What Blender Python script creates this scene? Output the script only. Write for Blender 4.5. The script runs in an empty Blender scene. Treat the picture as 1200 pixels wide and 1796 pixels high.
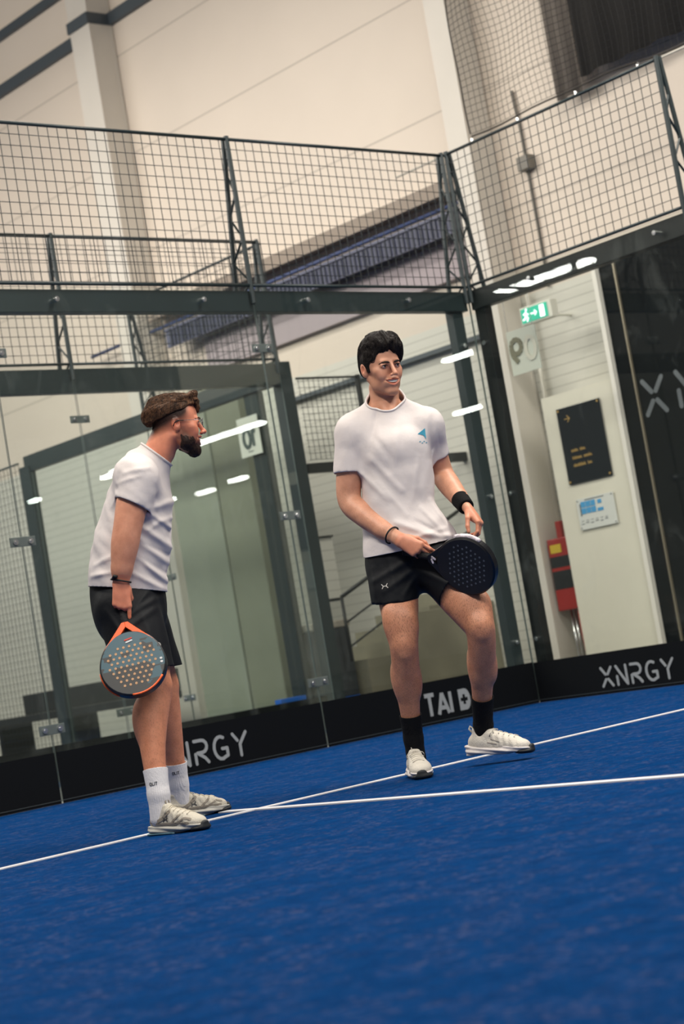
import bpy, bmesh, math, random
import numpy as np
from mathutils import Vector, Matrix, Quaternion
random.seed(7); RNG = np.random.default_rng(7)
SC = bpy.context.scene
COL = SC.collection
PI = math.pi

# ---------------------------------------------------------------- camera
cd = bpy.data.cameras.new('camera'); cam = bpy.data.objects.new('camera', cd); COL.objects.link(cam)
YAW, PITCH, ROLL, FPX = 0.72846318, 0.07740688, -0.16792202, 3236.08
def cam_axes():
    f = Vector((math.sin(YAW)*math.cos(PITCH), math.cos(YAW)*math.cos(PITCH), math.sin(PITCH)))
    r = Vector((math.cos(YAW), -math.sin(YAW), 0)); u = r.cross(f)
    c, s = math.cos(ROLL), math.sin(ROLL)
    return c*r+s*u, -s*r+c*u, f
_r, _u, _f = cam_axes()
cam.matrix_world = Matrix(((_r.x,_u.x,-_f.x,-9.614),(_r.y,_u.y,-_f.y,-9.0435),(_r.z,_u.z,-_f.z,0.5499),(0,0,0,1)))
cd.sensor_fit = 'VERTICAL'; cd.sensor_height = 36.0; cd.lens = FPX/1796*36
cd.clip_start = 0.05; cd.clip_end = 300
cd.dof.use_dof = True; cd.dof.focus_distance = 7.7; cd.dof.aperture_fstop = 3.2
SC.camera = cam
SC.cycles.transparent_max_bounces = 48; SC.cycles.max_bounces = 8

# ---------------------------------------------------------------- light and exposure
SC.view_settings.view_transform = 'Standard'; SC.view_settings.look = 'None'
SC.view_settings.gamma = 1.0; SC.view_settings.use_curve_mapping = False
SC.view_settings.exposure = -0.12
wd = bpy.data.worlds.new('hall_air'); SC.world = wd; wd.use_nodes = True
_bg = wd.node_tree.nodes['Background']; _bg.inputs[0].default_value = (1.0, 0.93, 0.86, 1); _bg.inputs[1].default_value = 0.15
def area(name, loc, rot, sx, sy, power, color=(1, .94, .85)):
    l = bpy.data.lights.new(name, 'AREA'); l.shape = 'RECTANGLE'; l.size = sx; l.size_y = sy; l.energy = power; l.color = color
    o = bpy.data.objects.new(name, l); COL.objects.link(o); o.location = loc; o.rotation_euler = rot
    return o
# the court's two rows of long LED lamps, above and in front of the back wall
area('led_or_fill_light', (-1.5, -6.0, 7.4), (0, math.radians(8), 0), 0.6, 9, 780)
area('led_or_fill_light', (-8.5, -6.5, 7.4), (0, math.radians(-14), 0), 0.6, 9, 700)
area('led_or_fill_light', (-5.0, -11.5, 7.2), (math.radians(25), 0, 0), 7, 0.6, 260)
area('led_or_fill_light', (-2.5, 5.5, 7.6), (0, 0, 0), 0.6, 8, 430)
area('led_or_fill_light', (-6.5, 3.0, 7.6), (0, math.radians(-30), 0), 0.6, 8, 400)

area('led_or_fill_light', (-5.5, 8.5, 6.2), (0, math.radians(-60), 0), 1.6, 9, 400)  # added fill, no known lamp: brightens the hall wall behind the far glass

# ---------------------------------------------------------------- helpers
MATS = {}
def mat(name, color, rough=0.6, metal=0.0, noise=None, bump=None, spec=None, emit=None):
    """noise=(scale, amount) varies the colour; bump=(scale, strength)."""
    if name in MATS: return MATS[name]
    m = bpy.data.materials.new(name); m.use_nodes = True; nt = m.node_tree; b = nt.nodes['Principled BSDF']
    b.inputs['Base Color'].default_value = (*color, 1); b.inputs['Roughness'].default_value = rough; b.inputs['Metallic'].default_value = metal
    if spec is not None: b.inputs['Specular IOR Level'].default_value = spec
    tc = nt.nodes.new('ShaderNodeTexCoord')
    if noise:
        n = nt.nodes.new('ShaderNodeTexNoise'); n.inputs['Scale'].default_value = noise[0]; n.inputs['Detail'].default_value = 5
        nt.links.new(tc.outputs['Object'], n.inputs['Vector'])
        r = nt.nodes.new('ShaderNodeValToRGB'); r.color_ramp.elements[0].position = .3; r.color_ramp.elements[1].position = .7
        a = noise[1]; r.color_ramp.elements[0].color = (*[max(0, c*(1-a)) for c in color], 1); r.color_ramp.elements[1].color = (*[min(1, c*(1+a)) for c in color], 1)
        nt.links.new(n.outputs['Fac'], r.inputs['Fac']); nt.links.new(r.outputs['Color'], b.inputs['Base Color'])
    if bump:
        n2 = nt.nodes.new('ShaderNodeTexNoise'); n2.inputs['Scale'].default_value = bump[0]; n2.inputs['Detail'].default_value = 4
        bp = nt.nodes.new('ShaderNodeBump'); bp.inputs['Strength'].default_value = bump[1]; bp.inputs['Distance'].default_value = .01
        nt.links.new(tc.outputs['Object'], n2.inputs['Vector']); nt.links.new(n2.outputs['Fac'], bp.inputs['Height']); nt.links.new(bp.outputs['Normal'], b.inputs['Normal'])
    if emit:
        b.inputs['Emission Color'].default_value = (*emit[0], 1); b.inputs['Emission Strength'].default_value = emit[1]
    MATS[name] = m; return m
def lin(r, g, b):
    f = lambda c: (c/255/12.92 if c/255 <= .04045 else ((c/255+.055)/1.055)**2.4)
    return (f(r), f(g), f(b))
def props(o, label=None, cat=None, group=None, kind=None):
    if label: o['label'] = label
    if cat: o['category'] = cat
    if group: o['group'] = group
    if kind: o['kind'] = kind
    return o
def empty(name, loc=(0, 0, 0), **k):
    o = bpy.data.objects.new(name, None); COL.objects.link(o); o.location = loc; o.empty_display_size = .1
    return props(o, **k)
def mesh_obj(name, verts, faces, material, parent=None, smooth=False, **k):
    me = bpy.data.meshes.new(name); me.from_pydata([tuple(v) for v in verts], [], faces); me.update()
    o = bpy.data.objects.new(name, me); COL.objects.link(o)
    for m in (material if isinstance(material, (list, tuple)) else [material]): me.materials.append(m)
    if smooth:
        me.polygons.foreach_set('use_smooth', [True]*len(me.polygons))
    if parent: o.parent = parent
    return props(o, **k)
class MB:
    """collects boxes, bars and plates; build() links them as one mesh object"""
    def __init__(s): s.v = []; s.f = []; s.m = []
    def add(s, v, f, mi=0):
        n = len(s.v); s.v += [tuple(p) for p in v]; s.f += [tuple(i+n for i in q) for q in f]; s.m += [mi]*len(f)
    def box(s, x0, x1, y0, y1, z0, z1, mi=0):
        s.add([(x, y, z) for z in (z0, z1) for y in (y0, y1) for x in (x0, x1)],
              [(0,2,3,1),(4,5,7,6),(0,1,5,4),(2,6,7,3),(0,4,6,2),(1,3,7,5)], mi)
    def tube(s, pts, r, n=6, mi=0, closed=False, caps=True):
        pts = [Vector(p) for p in pts]; m = len(pts); base = len(s.v); up = None
        for i, p in enumerate(pts):
            t = (pts[(i+1) % m]-pts[i-1]) if closed else (pts[min(i+1, m-1)]-pts[max(i-1, 0)])
            t.normalize()
            if up is None: up = Vector((0, 0, 1)) if abs(t.z) < .9 else Vector((1, 0, 0))
            a = (up-t*up.dot(t)).normalized(); b = t.cross(a); up = a
            rr = r[i] if isinstance(r, (list, tuple)) else r
            for k in range(n):
                q = 2*PI*k/n + PI/n; s.v.append(tuple(p+(a*math.cos(q)+b*math.sin(q))*rr))
        for i in range(m if closed else m-1):
            j = (i+1) % m
            for k in range(n):
                l = (k+1) % n; s.f.append((base+i*n+k, base+i*n+l, base+j*n+l, base+j*n+k)); s.m.append(mi)
        if caps and not closed:
            s.f.append(tuple(base+k for k in range(n))[::-1]); s.f.append(tuple(base+(m-1)*n+k for k in range(n))); s.m += [mi, mi]
    def cyl(s, a, b, r, n=16, mi=0, r2=None): s.tube([a, b], [r, r if r2 is None else r2], n, mi)
    def build(s, name, material, parent=None, smooth=False, bevel=0, **k):
        o = mesh_obj(name, s.v, s.f, material, parent, smooth, **k)
        o.data.polygons.foreach_set('material_index', s.m)
        if bevel:
            b = o.modifiers.new('bevel', 'BEVEL'); b.width = bevel; b.segments = 2; b.limit_method = 'ANGLE'
        return o
def boxo(name, x0, x1, y0, y1, z0, z1, material, parent=None, bevel=0, **k):
    m = MB(); m.box(x0, x1, y0, y1, z0, z1); return m.build(name, material, parent, bevel=bevel, **k)
# flat lettering: each stroke is a rounded bar; T maps (u, v, w) -> world
def stroke_mesh(strokes, T, th, depth=.002, mb=None, round_=True):
    mb = mb or MB(); j = 0
    for st in strokes:
        for (a, b) in zip(st[:-1], st[1:]):
            a = Vector(a); b = Vector(b); d = (b-a); ang = math.atan2(d.y, d.x) if d.length > 1e-6 else 0
            pts = []; n = 6 if round_ else 1
            for c, a0 in ((b, ang-PI/2), (a, ang+PI/2)):
                for i in range(n+1):
                    q = a0+PI*i/n
                    if round_: pts.append((c.x+math.cos(q)*th/2, c.y+math.sin(q)*th/2))
                    else: pts.append((c.x+math.cos(a0+PI*i)*th/2, c.y+math.sin(a0+PI*i)*th/2))
            N = len(pts); j += 1; dd = depth+.00012*j
            mb.add([T(x, y, -.00004*j) for x, y in pts]+[T(x, y, dd) for x, y in pts],
                   [tuple(range(N)), tuple(range(2*N-1, N-1, -1))]+[(i, (i+1) % N, N+(i+1) % N, N+i) for i in range(N)])
    return mb
def arc(cx, cy, rx, ry, a0, a1, n=8):
    return [(cx+rx*math.cos(math.radians(a0+(a1-a0)*i/n)), cy+ry*math.sin(math.radians(a0+(a1-a0)*i/n))) for i in range(n+1)]
GLY = {  # unit height glyphs
 'X': ([[(0,0),(.28,.36)],[(.72,0),(.44,.36)],[(0,1),(.28,.64)],[(.72,1),(.44,.64)]], .72),
 'N': ([[(0,0),(0,.45)],[(0,1),(.62,.05)],[(.68,0),(.68,1)]], .68),
 'R': ([[(0,0),(0,.42)],[(0,1),(.4,1)]+arc(.4,.73,.27,.27,90,-90,6)+[(.12,.46),(.5,.2),(.66,0)]], .68),
 'G': ([arc(.38,.5,.38,.5,60,300,10)+[(.72,.12),(.72,.45),(.45,.45)]], .74),
 'Y': ([[(0,1),(.24,.68)],[(.76,1),(.36,.5),(.36,0)]], .76),
 'T': ([[(0,1),(.62,1)],[(.31,1),(.31,0)]], .62), 'A': ([[(0,0),(.34,1),(.68,0)],[(.14,.3),(.54,.3)]], .68),
 'I': ([[(0,0),(0,1)]], 0.0), 'D': ([[(0,0),(0,1),(.25,1)]+arc(.25,.5,.4,.5,90,-90,8)+[(0,0)]], .65),
 'L': ([[(0,1),(0,0),(.5,0)]], .5), 'O': ([arc(.34,.5,.34,.5,0,360,14)], .68), 'S': ([arc(.28,.75,.27,.25,40,270,7)+arc(.28,.25,.28,.25,90,-140,7)], .56),
 '1': ([[(0,.75),(.25,1),(.25,0)]], .3), '0': ([arc(.3,.5,.3,.5,0,360,14)], .6), '9': ([arc(.3,.68,.3,.32,0,360,12), [(.6,.68),(.55,.3),(.3,0)]], .6),
 'P': ([[(0,0),(0,1),(.4,1)]+arc(.4,.73,.26,.27,90,-90,6)+[(0,.46)]], .66), 'E': ([[(.5,1),(0,1),(0,0),(.5,0)],[(0,.5),(.4,.5)]], .5),
}
def text(txt, h, T, material, parent, th=.13, gap=.32, round_=True, name='letter'):
    x = 0
    for ch in txt:
        if ch == ' ': x += .5*h; continue
        g, w = GLY[ch]
        stroke_mesh([[(x+px*h, py*h) for px, py in s] for s in g], T, th*h, round_=round_).build(name, material, parent)
        x += (w+gap)*h
# ---------------------------------------------------------------- materials of the hall
def turf_material():
    m = bpy.data.materials.new('blue_turf'); m.use_nodes = True; nt = m.node_tree; N = nt.nodes; L = nt.links; b = N['Principled BSDF']
    tc = N.new('ShaderNodeTexCoord')
    def noise(sc, det=4, rough=.6):
        n = N.new('ShaderNodeTexNoise'); n.inputs['Scale'].default_value = sc; n.inputs['Detail'].default_value = det; n.inputs['Roughness'].default_value = rough
        L.new(tc.outputs['Object'], n.inputs['Vector']); return n
    f = noise(300, 4, .85); r = N.new('ShaderNodeValToRGB'); e = r.color_ramp.elements
    e[0].position = .32; e[0].color = (*lin(0, 42, 92), 1); e[1].position = .62; e[1].color = (*lin(0, 86, 164), 1)
    x = e.new(.78); x.color = (*lin(10, 106, 184), 1)
    L.new(f.outputs['Fac'], r.inputs['Fac'])
    mid = noise(34, 7, .75); s = noise(5.5, 6, .7)
    r2 = N.new('ShaderNodeValToRGB'); r2.color_ramp.elements[0].position = .49; r2.color_ramp.elements[1].position = .62
    r2.color_ramp.elements[0].color = (0, 0, 0, 1); r2.color_ramp.elements[1].color = (.7, .7, .7, 1)
    mul = N.new('ShaderNodeMath'); mul.operation = 'MULTIPLY'
    r3 = N.new('ShaderNodeValToRGB'); r3.color_ramp.elements[0].position = .44; r3.color_ramp.elements[1].position = .58
    L.new(mid.outputs['Fac'], r2.inputs['Fac']); L.new(s.outputs['Fac'], r3.inputs['Fac'])
    L.new(r2.outputs['Color'], mul.inputs[0]); L.new(r3.outputs['Color'], mul.inputs[1])
    mx = N.new('ShaderNodeMixRGB'); mx.inputs[2].default_value = (*lin(100, 108, 146), 1)   # sand worked into the pile
    n4 = noise(15, 6, .75); r4 = N.new('ShaderNodeValToRGB'); r4.color_ramp.elements[0].position = .36; r4.color_ramp.elements[1].position = .66
    r4.color_ramp.elements[0].color = (.70, .72, .76, 1); r4.color_ramp.elements[1].color = (1.15, 1.12, 1.08, 1); L.new(n4.outputs['Fac'], r4.inputs['Fac'])
    m4 = N.new('ShaderNodeMixRGB'); m4.blend_type = 'MULTIPLY'; m4.inputs[0].default_value = 1; L.new(r.outputs['Color'], m4.inputs[1]); L.new(r4.outputs['Color'], m4.inputs[2])
    L.new(mul.outputs[0], mx.inputs[0]); L.new(m4.outputs[0], mx.inputs[1]); L.new(mx.outputs[0], b.inputs['Base Color'])
    b.inputs['Roughness'].default_value = .95; b.inputs['Specular IOR Level'].default_value = .04
    bp = N.new('ShaderNodeBump'); bp.inputs['Strength'].default_value = .9; bp.inputs['Distance'].default_value = .012
    L.new(f.outputs['Fac'], bp.inputs['Height']); L.new(bp.outputs['Normal'], b.inputs['Normal'])
    return m
def panel_material(name, col, pitch, z0, groove, dark=.72, axis='Z', width=None):
    """sheet cladding: grooves repeat every `pitch` metres along an axis (object coordinates)"""
    m = bpy.data.materials.new(name); m.use_nodes = True; nt = m.node_tree; N = nt.nodes; L = nt.links; b = N['Principled BSDF']
    tc = N.new('ShaderNodeTexCoord'); sp = N.new('ShaderNodeSeparateXYZ'); L.new(tc.outputs['Object'], sp.inputs[0])
    def M(op, a, c=None):
        n = N.new('ShaderNodeMath'); n.operation = op
        for i, v in enumerate((a, c)):
            if v is None: continue
            if isinstance(v, (int, float)): n.inputs[i].default_value = v
            else: L.new(v, n.inputs[i])
        return n.outputs[0]
    q = M('FRACT', M('DIVIDE', M('SUBTRACT', sp.outputs[axis], z0-50*pitch), pitch))
    g = M('LESS_THAN', q, groove/pitch)
    n = N.new('ShaderNodeTexNoise'); n.inputs['Scale'].default_value = 1.3; n.inputs['Detail'].default_value = 4; L.new(tc.outputs['Object'], n.inputs['Vector'])
    r = N.new('ShaderNodeValToRGB'); r.color_ramp.elements[0].color = (*[c*.94 for c in col], 1); r.color_ramp.elements[1].color = (*[min(1, c*1.04) for c in col], 1)
    L.new(n.outputs['Fac'], r.inputs['Fac'])
    mx = N.new('ShaderNodeMixRGB'); mx.inputs[2].default_value = (*[c*dark for c in col], 1); L.new(g, mx.inputs[0]); L.new(r.outputs['Color'], mx.inputs[1]); L.new(mx.outputs[0], b.inputs['Base Color'])
    b.inputs['Roughness'].default_value = .55
    bp = N.new('ShaderNodeBump'); bp.inputs['Strength'].default_value = .6; bp.inputs['Distance'].default_value = .01; bp.invert = True
    L.new(g, bp.inputs['Height']); L.new(bp.outputs['Normal'], b.inputs['Normal'])
    return m
def glass_material(name, tint, veil=.0, boost=1.0):
    m = bpy.data.materials.new(name); m.use_nodes = True; nt = m.node_tree; N = nt.nodes; L = nt.links
    for n in list(N): N.remove(n)
    out = N.new('ShaderNodeOutputMaterial'); tr = N.new('ShaderNodeBsdfTransparent'); tr.inputs[0].default_value = (*tint, 1)
    gl = N.new('ShaderNodeBsdfGlossy'); gl.inputs['Roughness'].default_value = .004; gl.inputs[0].default_value = (.95, 1, .97, 1)
    lw = N.new('ShaderNodeLayerWeight'); lw.inputs['Blend'].default_value = .5     # Schlick reflectance of one face
    pw = N.new('ShaderNodeMath'); pw.operation = 'POWER'; pw.inputs[1].default_value = 5; L.new(lw.outputs['Facing'], pw.inputs[0])
    mu = N.new('ShaderNodeMath'); mu.operation = 'MULTIPLY_ADD'; mu.inputs[1].default_value = .955; mu.inputs[2].default_value = .042*boost; mu.use_clamp = True
    mx = N.new('ShaderNodeMixShader'); L.new(pw.outputs[0], mu.inputs[0]); L.new(mu.outputs[0], mx.inputs[0]); L.new(tr.outputs[0], mx.inputs[1]); L.new(gl.outputs[0], mx.inputs[2])
    # smears and dust left on the pane
    tc = N.new('ShaderNodeTexCoord'); mp = N.new('ShaderNodeMapping'); mp.inputs['Scale'].default_value = (1, 1, .45)
    ns = N.new('ShaderNodeTexNoise'); ns.inputs['Scale'].default_value = 3.5; ns.inputs['Detail'].default_value = 9; ns.inputs['Roughness'].default_value = .72; ns.inputs['Distortion'].default_value = 1.2
    rp = N.new('ShaderNodeValToRGB'); rp.color_ramp.elements[0].position = .56; rp.color_ramp.elements[0].color = (.0015, .0015, .0015, 1); rp.color_ramp.elements[1].position = .86; rp.color_ramp.elements[1].color = (.06, .06, .06, 1)
    df = N.new('ShaderNodeBsdfDiffuse'); df.inputs[0].default_value = (.62, .68, .64, 1); mx2 = N.new('ShaderNodeMixShader')
    L.new(tc.outputs['Object'], mp.inputs[0]); L.new(mp.outputs[0], ns.inputs['Vector']); L.new(ns.outputs['Fac'], rp.inputs['Fac']); L.new(rp.outputs['Color'], mx2.inputs[0])
    L.new(mx.outputs[0], mx2.inputs[1]); L.new(df.outputs[0], mx2.inputs[2]); L.new(mx2.outputs[0], out.inputs[0])
    return m
STEEL = mat('dark_green_steel', lin(32, 45, 48), .42, .15, noise=(3, .12))
BLACKSTEEL = mat('black_steel', lin(14, 19, 21), .42, .1)
WIRE = mat('fence_wire', lin(30, 38, 42), .5, .3)
BOLT = mat('bolt_steel', (.75, .76, .76), .22, 1)
PLASTIC = mat('clamp_plate', lin(96, 104, 102), .25, .1)
BANNER = mat('banner_black', lin(8, 11, 15), .7, 0, spec=.15)
LETTER = mat('banner_grey', lin(150, 154, 156), .6)
WHITEPAINT = mat('line_white', lin(222, 222, 226), .9, bump=(400, .6))
COLUMNP = mat('column_paint', lin(206, 200, 190), .5, noise=(2, .03))
PLASTER = mat('plaster', lin(212, 208, 192), .7, noise=(2, .04), bump=(12, .06))
CONC = mat('concrete', lin(126, 122, 104), .85, noise=(3, .14), bump=(20, .15))
CONCF = mat('concrete_floor', lin(104, 106, 104), .6, noise=(1.5, .15))
GIRT = mat('girt_slate', lin(70, 78, 84), .5, .1)
GLASS = glass_material('pane_glass', (.972, .990, .982), boost=1.0)
EDGE = mat('glass_edge', lin(96, 108, 105), .4)
WALLHI = panel_material('flat_cladding', lin(214, 202, 188), 1.07, 7.25, .018, .72)
WALLLO = panel_material('ribbed_cladding', lin(206, 204, 194), .085, 0, .012, .78)
TURF = turf_material()

# ---------------------------------------------------------------- ground
boxo('floor', -30, 36, -50, 30, -.25, -.02, CONCF, kind='structure')
boxo('floor', -10, .02, -20, .02, -.02, 0, TURF, kind='structure', label='blue artificial turf of the padel court')
boxo('floor', -10, .05, 2.22, 22.2, -.02, 0, TURF, kind='structure', label='blue artificial turf of the next court')
boxo('trim_1', -10, -.0, -3.075, -3.025, -.004, .004, WHITEPAINT, kind='structure', label='white service line across the turf')
boxo('trim_2', -5.025, -4.975, -20, -2.83, -.004, .005, WHITEPAINT, kind='structure', label='white centre line on the turf')

# ---------------------------------------------------------------- hall wall behind the court and its steel
HW = 2.05
boxo('wall_right', HW, HW+.25, -1.7, 26, 3.3, 11, WALLHI, kind='structure')
boxo('wall_right', HW, HW+.25, -.1, 26, -.02, 3.3, WALLLO, kind='structure')
def pillar(y0, y1, x0, name='column', **k):
    m = MB(); m.box(x0, x0+.03, y0, y1, -.02, 11); m.box(x0+.27, x0+.3, y0, y1, -.02, 11); m.box(x0+.03, x0+.27, y0+.004, y1-.004, -.02, 11)
    return m.build(name, COLUMNP, **k)
pillar(6.36, 6.72, 1.74, label='tall cream steel column left of the frame, crossed by slate rails', cat='column')
pillar(1.32, 1.56, 1.74, label='tall cream steel column behind the glass corner, beside the exit sign', cat='column')
for z0, z1, lb in ((7.60, 7.73, 'slate grey rail across the hall wall, lower of the two'), (8.22, 8.32, 'slate grey rail across the hall wall, upper of the two')):
    boxo('wall_rail', 1.99, HW, 3.2 if z0 < 8 else 6.73, 26, z0, z1, GIRT, label=lb, cat='rail')
boxo('column_band', 1.715, 1.99, 6.345, 6.735, 7.60, 7.72, GIRT, label='slate grey band around the tall column at the top left', cat='band')
g = MB(); g.box(1.86, HW, 1.60, 6.3, 4.36, 4.47); g.box(1.82, 1.86, 1.60, 6.3, 4.33, 4.36)
g.build('steel_beam', mat('taupe_beam', lin(140, 128, 116), .6), label='taupe beam running along the hall wall above the mesh', cat='beam')
m = MB(); m.tube([(1.9, 1.6, 4.24), (1.9, 7.5, 4.24)], .018, 8)
m.build('service_pipe', mat('blue_pipe', lin(52, 68, 110), .5), smooth=True, label='thin blue pipe running along the hall wall', cat='pipe')
t = empty('cable_tray', (1.93, 3.4, 4.05), label='slatted dark cable tray on the hall wall over the lavender panel', cat='cable tray')
m = MB()
m.box(-.12, -.10, -1.8, 2.6, -.07, .10); m.box(-.14, .1, -1.8, 2.6, .10, .125)
m.build('tray_side', mat('tray_slate', lin(84, 88, 110), .5), t)
m = MB()
for i in range(72):
    y = -1.78+i*.06; m.box(-.135, -.12, y, y+.022, -.06, .09)
m.build('tray_slats', mat('tray_dark', lin(40, 46, 66), .5), t)
boxo('wall_panel', 1.98, HW, 1.60, 5.6, 3.64, 3.98, mat('lavender_panel', lin(160, 150, 154), .7), label='lavender grey panel on the hall wall behind the mesh', cat='panel')
boxo('wall_rail', 1.98, HW, 1.57, 4.6, 3.06, 3.10, GIRT, label='thin slate rail on the ribbed wall behind the top of the glass', cat='rail')
# conduit and switch box behind the side mesh
m = MB(); m.tube([(HW-.02, .98, 3.3), (HW-.02, .98, 4.62), (HW-.02, 1.0, 5.0)], .012, 6)
cn = m.build('conduit', mat('conduit_grey', lin(92, 88, 80), .5), label='thin grey conduit with switch box on the wall right of the column', cat='conduit')
boxo('switch_box', HW-.09, HW-.0, .90, 1.03, 4.30, 4.42, mat('switch_grey', lin(110, 106, 98), .5), cn, bevel=.006)
m = MB(); m.tube([(1.99, 1.20, 1.38), (1.99, 1.20, 3.3)], .018, 8); m.build('service_pipe', mat('pipe_white', lin(214, 210, 198), .4), smooth=True, label='thin white pipe rising above the red fire point', cat='pipe')
# smooth boxed-out wall with the exit sign and the plates
boxo('wall_back', 1.60, 2.05, .13, .905, -.02, 2.34, PLASTER, kind='structure', label='smooth boxed-out cream wall carrying the plates')
boxo('trim_3', 1.575, 1.63, .095, .135, -.02, 3.28, mat('trim_white', lin(226, 222, 212), .4), kind='structure', label='white corner trim of the cream wall')
boxo('wall_front', 1.62, 1.72, -1.15, .095, -.02, 3.27, mat('black_wall', lin(10, 14, 17), .9, spec=.1, noise=(2, .2)), kind='structure', label='black partition wall with large letters')
boxo('trim_4', 1.60, 1.62, -.075, -.062, -.02, 3.27, mat('trim_brass', lin(150, 140, 120), .35, .5), kind='structure')
Tblk = lambda u, v, w: (1.62-w-.001, -.13-u, 1.99+v)
e = empty('wall_lettering', (0, 0, 0), label='large grey XNRGY lettering on the black partition', cat='lettering')
text('XNRGY', .26, Tblk, mat('dim_letter', lin(92, 98, 102), .6), e, th=.15, gap=.55)
# dark void and folded curtain high on the right
def curtain(name, y0, y1, z0, z1, x, m_, amp, per, **k):
    n = int((y1-y0)/.03); v = []; f = []
    for i in range(n+1):
        y = y0+(y1-y0)*i/n; dx = amp*math.sin(y/per*2*PI)+amp*.4*math.sin(y/per*4.7+1)
        v += [(x+dx, y, z0), (x+dx, y, z1)]
    for i in range(n): f.append((2*i, 2*i+1, 2*i+3, 2*i+2))
    o = mesh_obj(name, v, f, m_, smooth=True, **k); s = o.modifiers.new('s', 'SOLIDIFY'); s.thickness = .008; return o
curtain('curtain', -1.9, .13, 4.80, 9, 1.86, mat('charcoal_cloth', lin(48, 46, 44), .9), .03, .32, label='charcoal curtain hanging high up at the top right behind the net', cat='curtain')
curtain('curtain', .15, .42, 4.70, 9, 1.90, mat('grey_cloth', lin(120, 112, 104), .9), .02, .16, label='narrow grey curtain beside the charcoal one behind the net', cat='curtain')
# exit sign
e = empty('exit_sign', (1.55, .62, 2.96), label='green lit exit sign with white running figure, arrow and door', cat='sign')
boxo('housing', 0, .08, -.04, .30, -.01, .135, mat('sign_housing', lin(214, 212, 200), .4), e, bevel=.005)
m = MB(); m.tube([(.05, .20, .06), (.50, .20, .06)], .012, 6); m.build('wall_arm', mat('sign_housing', (1, 1, 1)), e)
boxo('sign_face', -.006, -.001, .0, .285, .005, .12, mat('exit_green', lin(20, 150, 120), .4, emit=(lin(20, 160, 128), .9)), e)
W_ = mat('exit_white', lin(240, 255, 250), .4, emit=((.9, 1, .96), 1.6))
Te = lambda u, v, w: (-.007-w, .285-u, .005+v)
mb = stroke_mesh([[(.055,.085),(.05,.055),(.07,.035),(.06,.012)],[(.05,.055),(.035,.03),(.018,.028)],[(.03,.07),(.052,.075),(.075,.062)]], Te, .012)
stroke_mesh([[(.062,.102),(.063,.102)]], Te, .018, mb=mb)
stroke_mesh([[(.11,.06),(.165,.06)],[(.15,.078),(.168,.06),(.15,.042)]], Te, .009, mb=mb)
mb.box(-.009, -.007, .285-.255, .285-.205, .015, .11); mb.build('pictogram', W_, e)
# black plate
e = empty('notice_plate', (1.585, .295, 1.60), label='black plate with gold arrow and three lines of gold writing', cat='plate')
boxo('plate', 0, .008, 0, .46, 0, .62, mat('plate_black', lin(20, 26, 32), .18), e, bevel=.002)
GOLD = mat('gold_print', lin(178, 146, 84), .4, .3)
Tp = lambda u, v, w: (-.001-w, .46-u, v)
stroke_mesh([[(.075,.525),(.125,.525)],[(.105,.55),(.128,.525),(.105,.50)]], Tp, .007).build('arrow', GOLD, e)
for (v0, words) in ((.255, (.07, .06)), (.195, (.10, .09)), (.135, (.13, .05))):
    u = .09
    for w in words:
        n = int(w/.014); mb = MB()
        for k in range(n):
            x = u+k*.014; h = random.choice((.016, .016, .024))
            stroke_mesh([[(x, v0), (x, v0+h)], [(x, v0+.016), (x+.008, v0+.014)], [(x+.008, v0+.014), (x+.009, v0)], [(x, v0+.001), (x+.014, v0+.001)]], Tp, .004, mb=mb)
        mb.build('printed_word', GOLD, e); u += w+.02
for y in (.02, .44):
    for z in (.02, .60): sc = MB(); sc.cyl((-.006, y, z), (0, y, z), .009, 12); sc.build('screw', GOLD, e)
# floor plan sheet
e = empty('floor_plan', (1.585, .325, 1.225), label='white floor plan sheet with blue courts under the black plate', cat='sign')
boxo('sheet', 0, .006, 0, .39, 0, .25, mat('sheet_white', lin(210, 212, 206), .3), e)
for i in range(3):
    for j in range(2): boxo('blue_court', -.003, 0, .30-i*.052, .346-i*.052, .125+j*.052, .170+j*.052, mat('plan_blue', lin(70, 150, 200), .5), e)
boxo('blue_court', -.003, 0, .12, .18, .125, .150, MATS['plan_blue'], e); boxo('blue_court', -.003, 0, .13, .17, .185, .215, MATS['plan_blue'], e)
PG = mat('plan_grey', lin(110, 116, 120), .5); boxo('caption', -.003, 0, .10, .30, .232, .238, PG, e); boxo('side_bar', -.004, 0, .35, .36, .11, .21, PG, e)
for k in range(6): boxo('caption', -.003, 0, .34-k*.05, .37-k*.05, .045+.008*(k % 2), .05+.008*(k % 2), PG, e); boxo('caption', -.003, 0, .34-k*.05, .365-k*.05, .07, .073, PG, e)
for y in (.015, .375):
    for z in (.015, .235): sc = MB(); sc.cyl((-.005, y, z), (0, y, z), .006, 10); sc.build('screw', BOLT, e)
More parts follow.
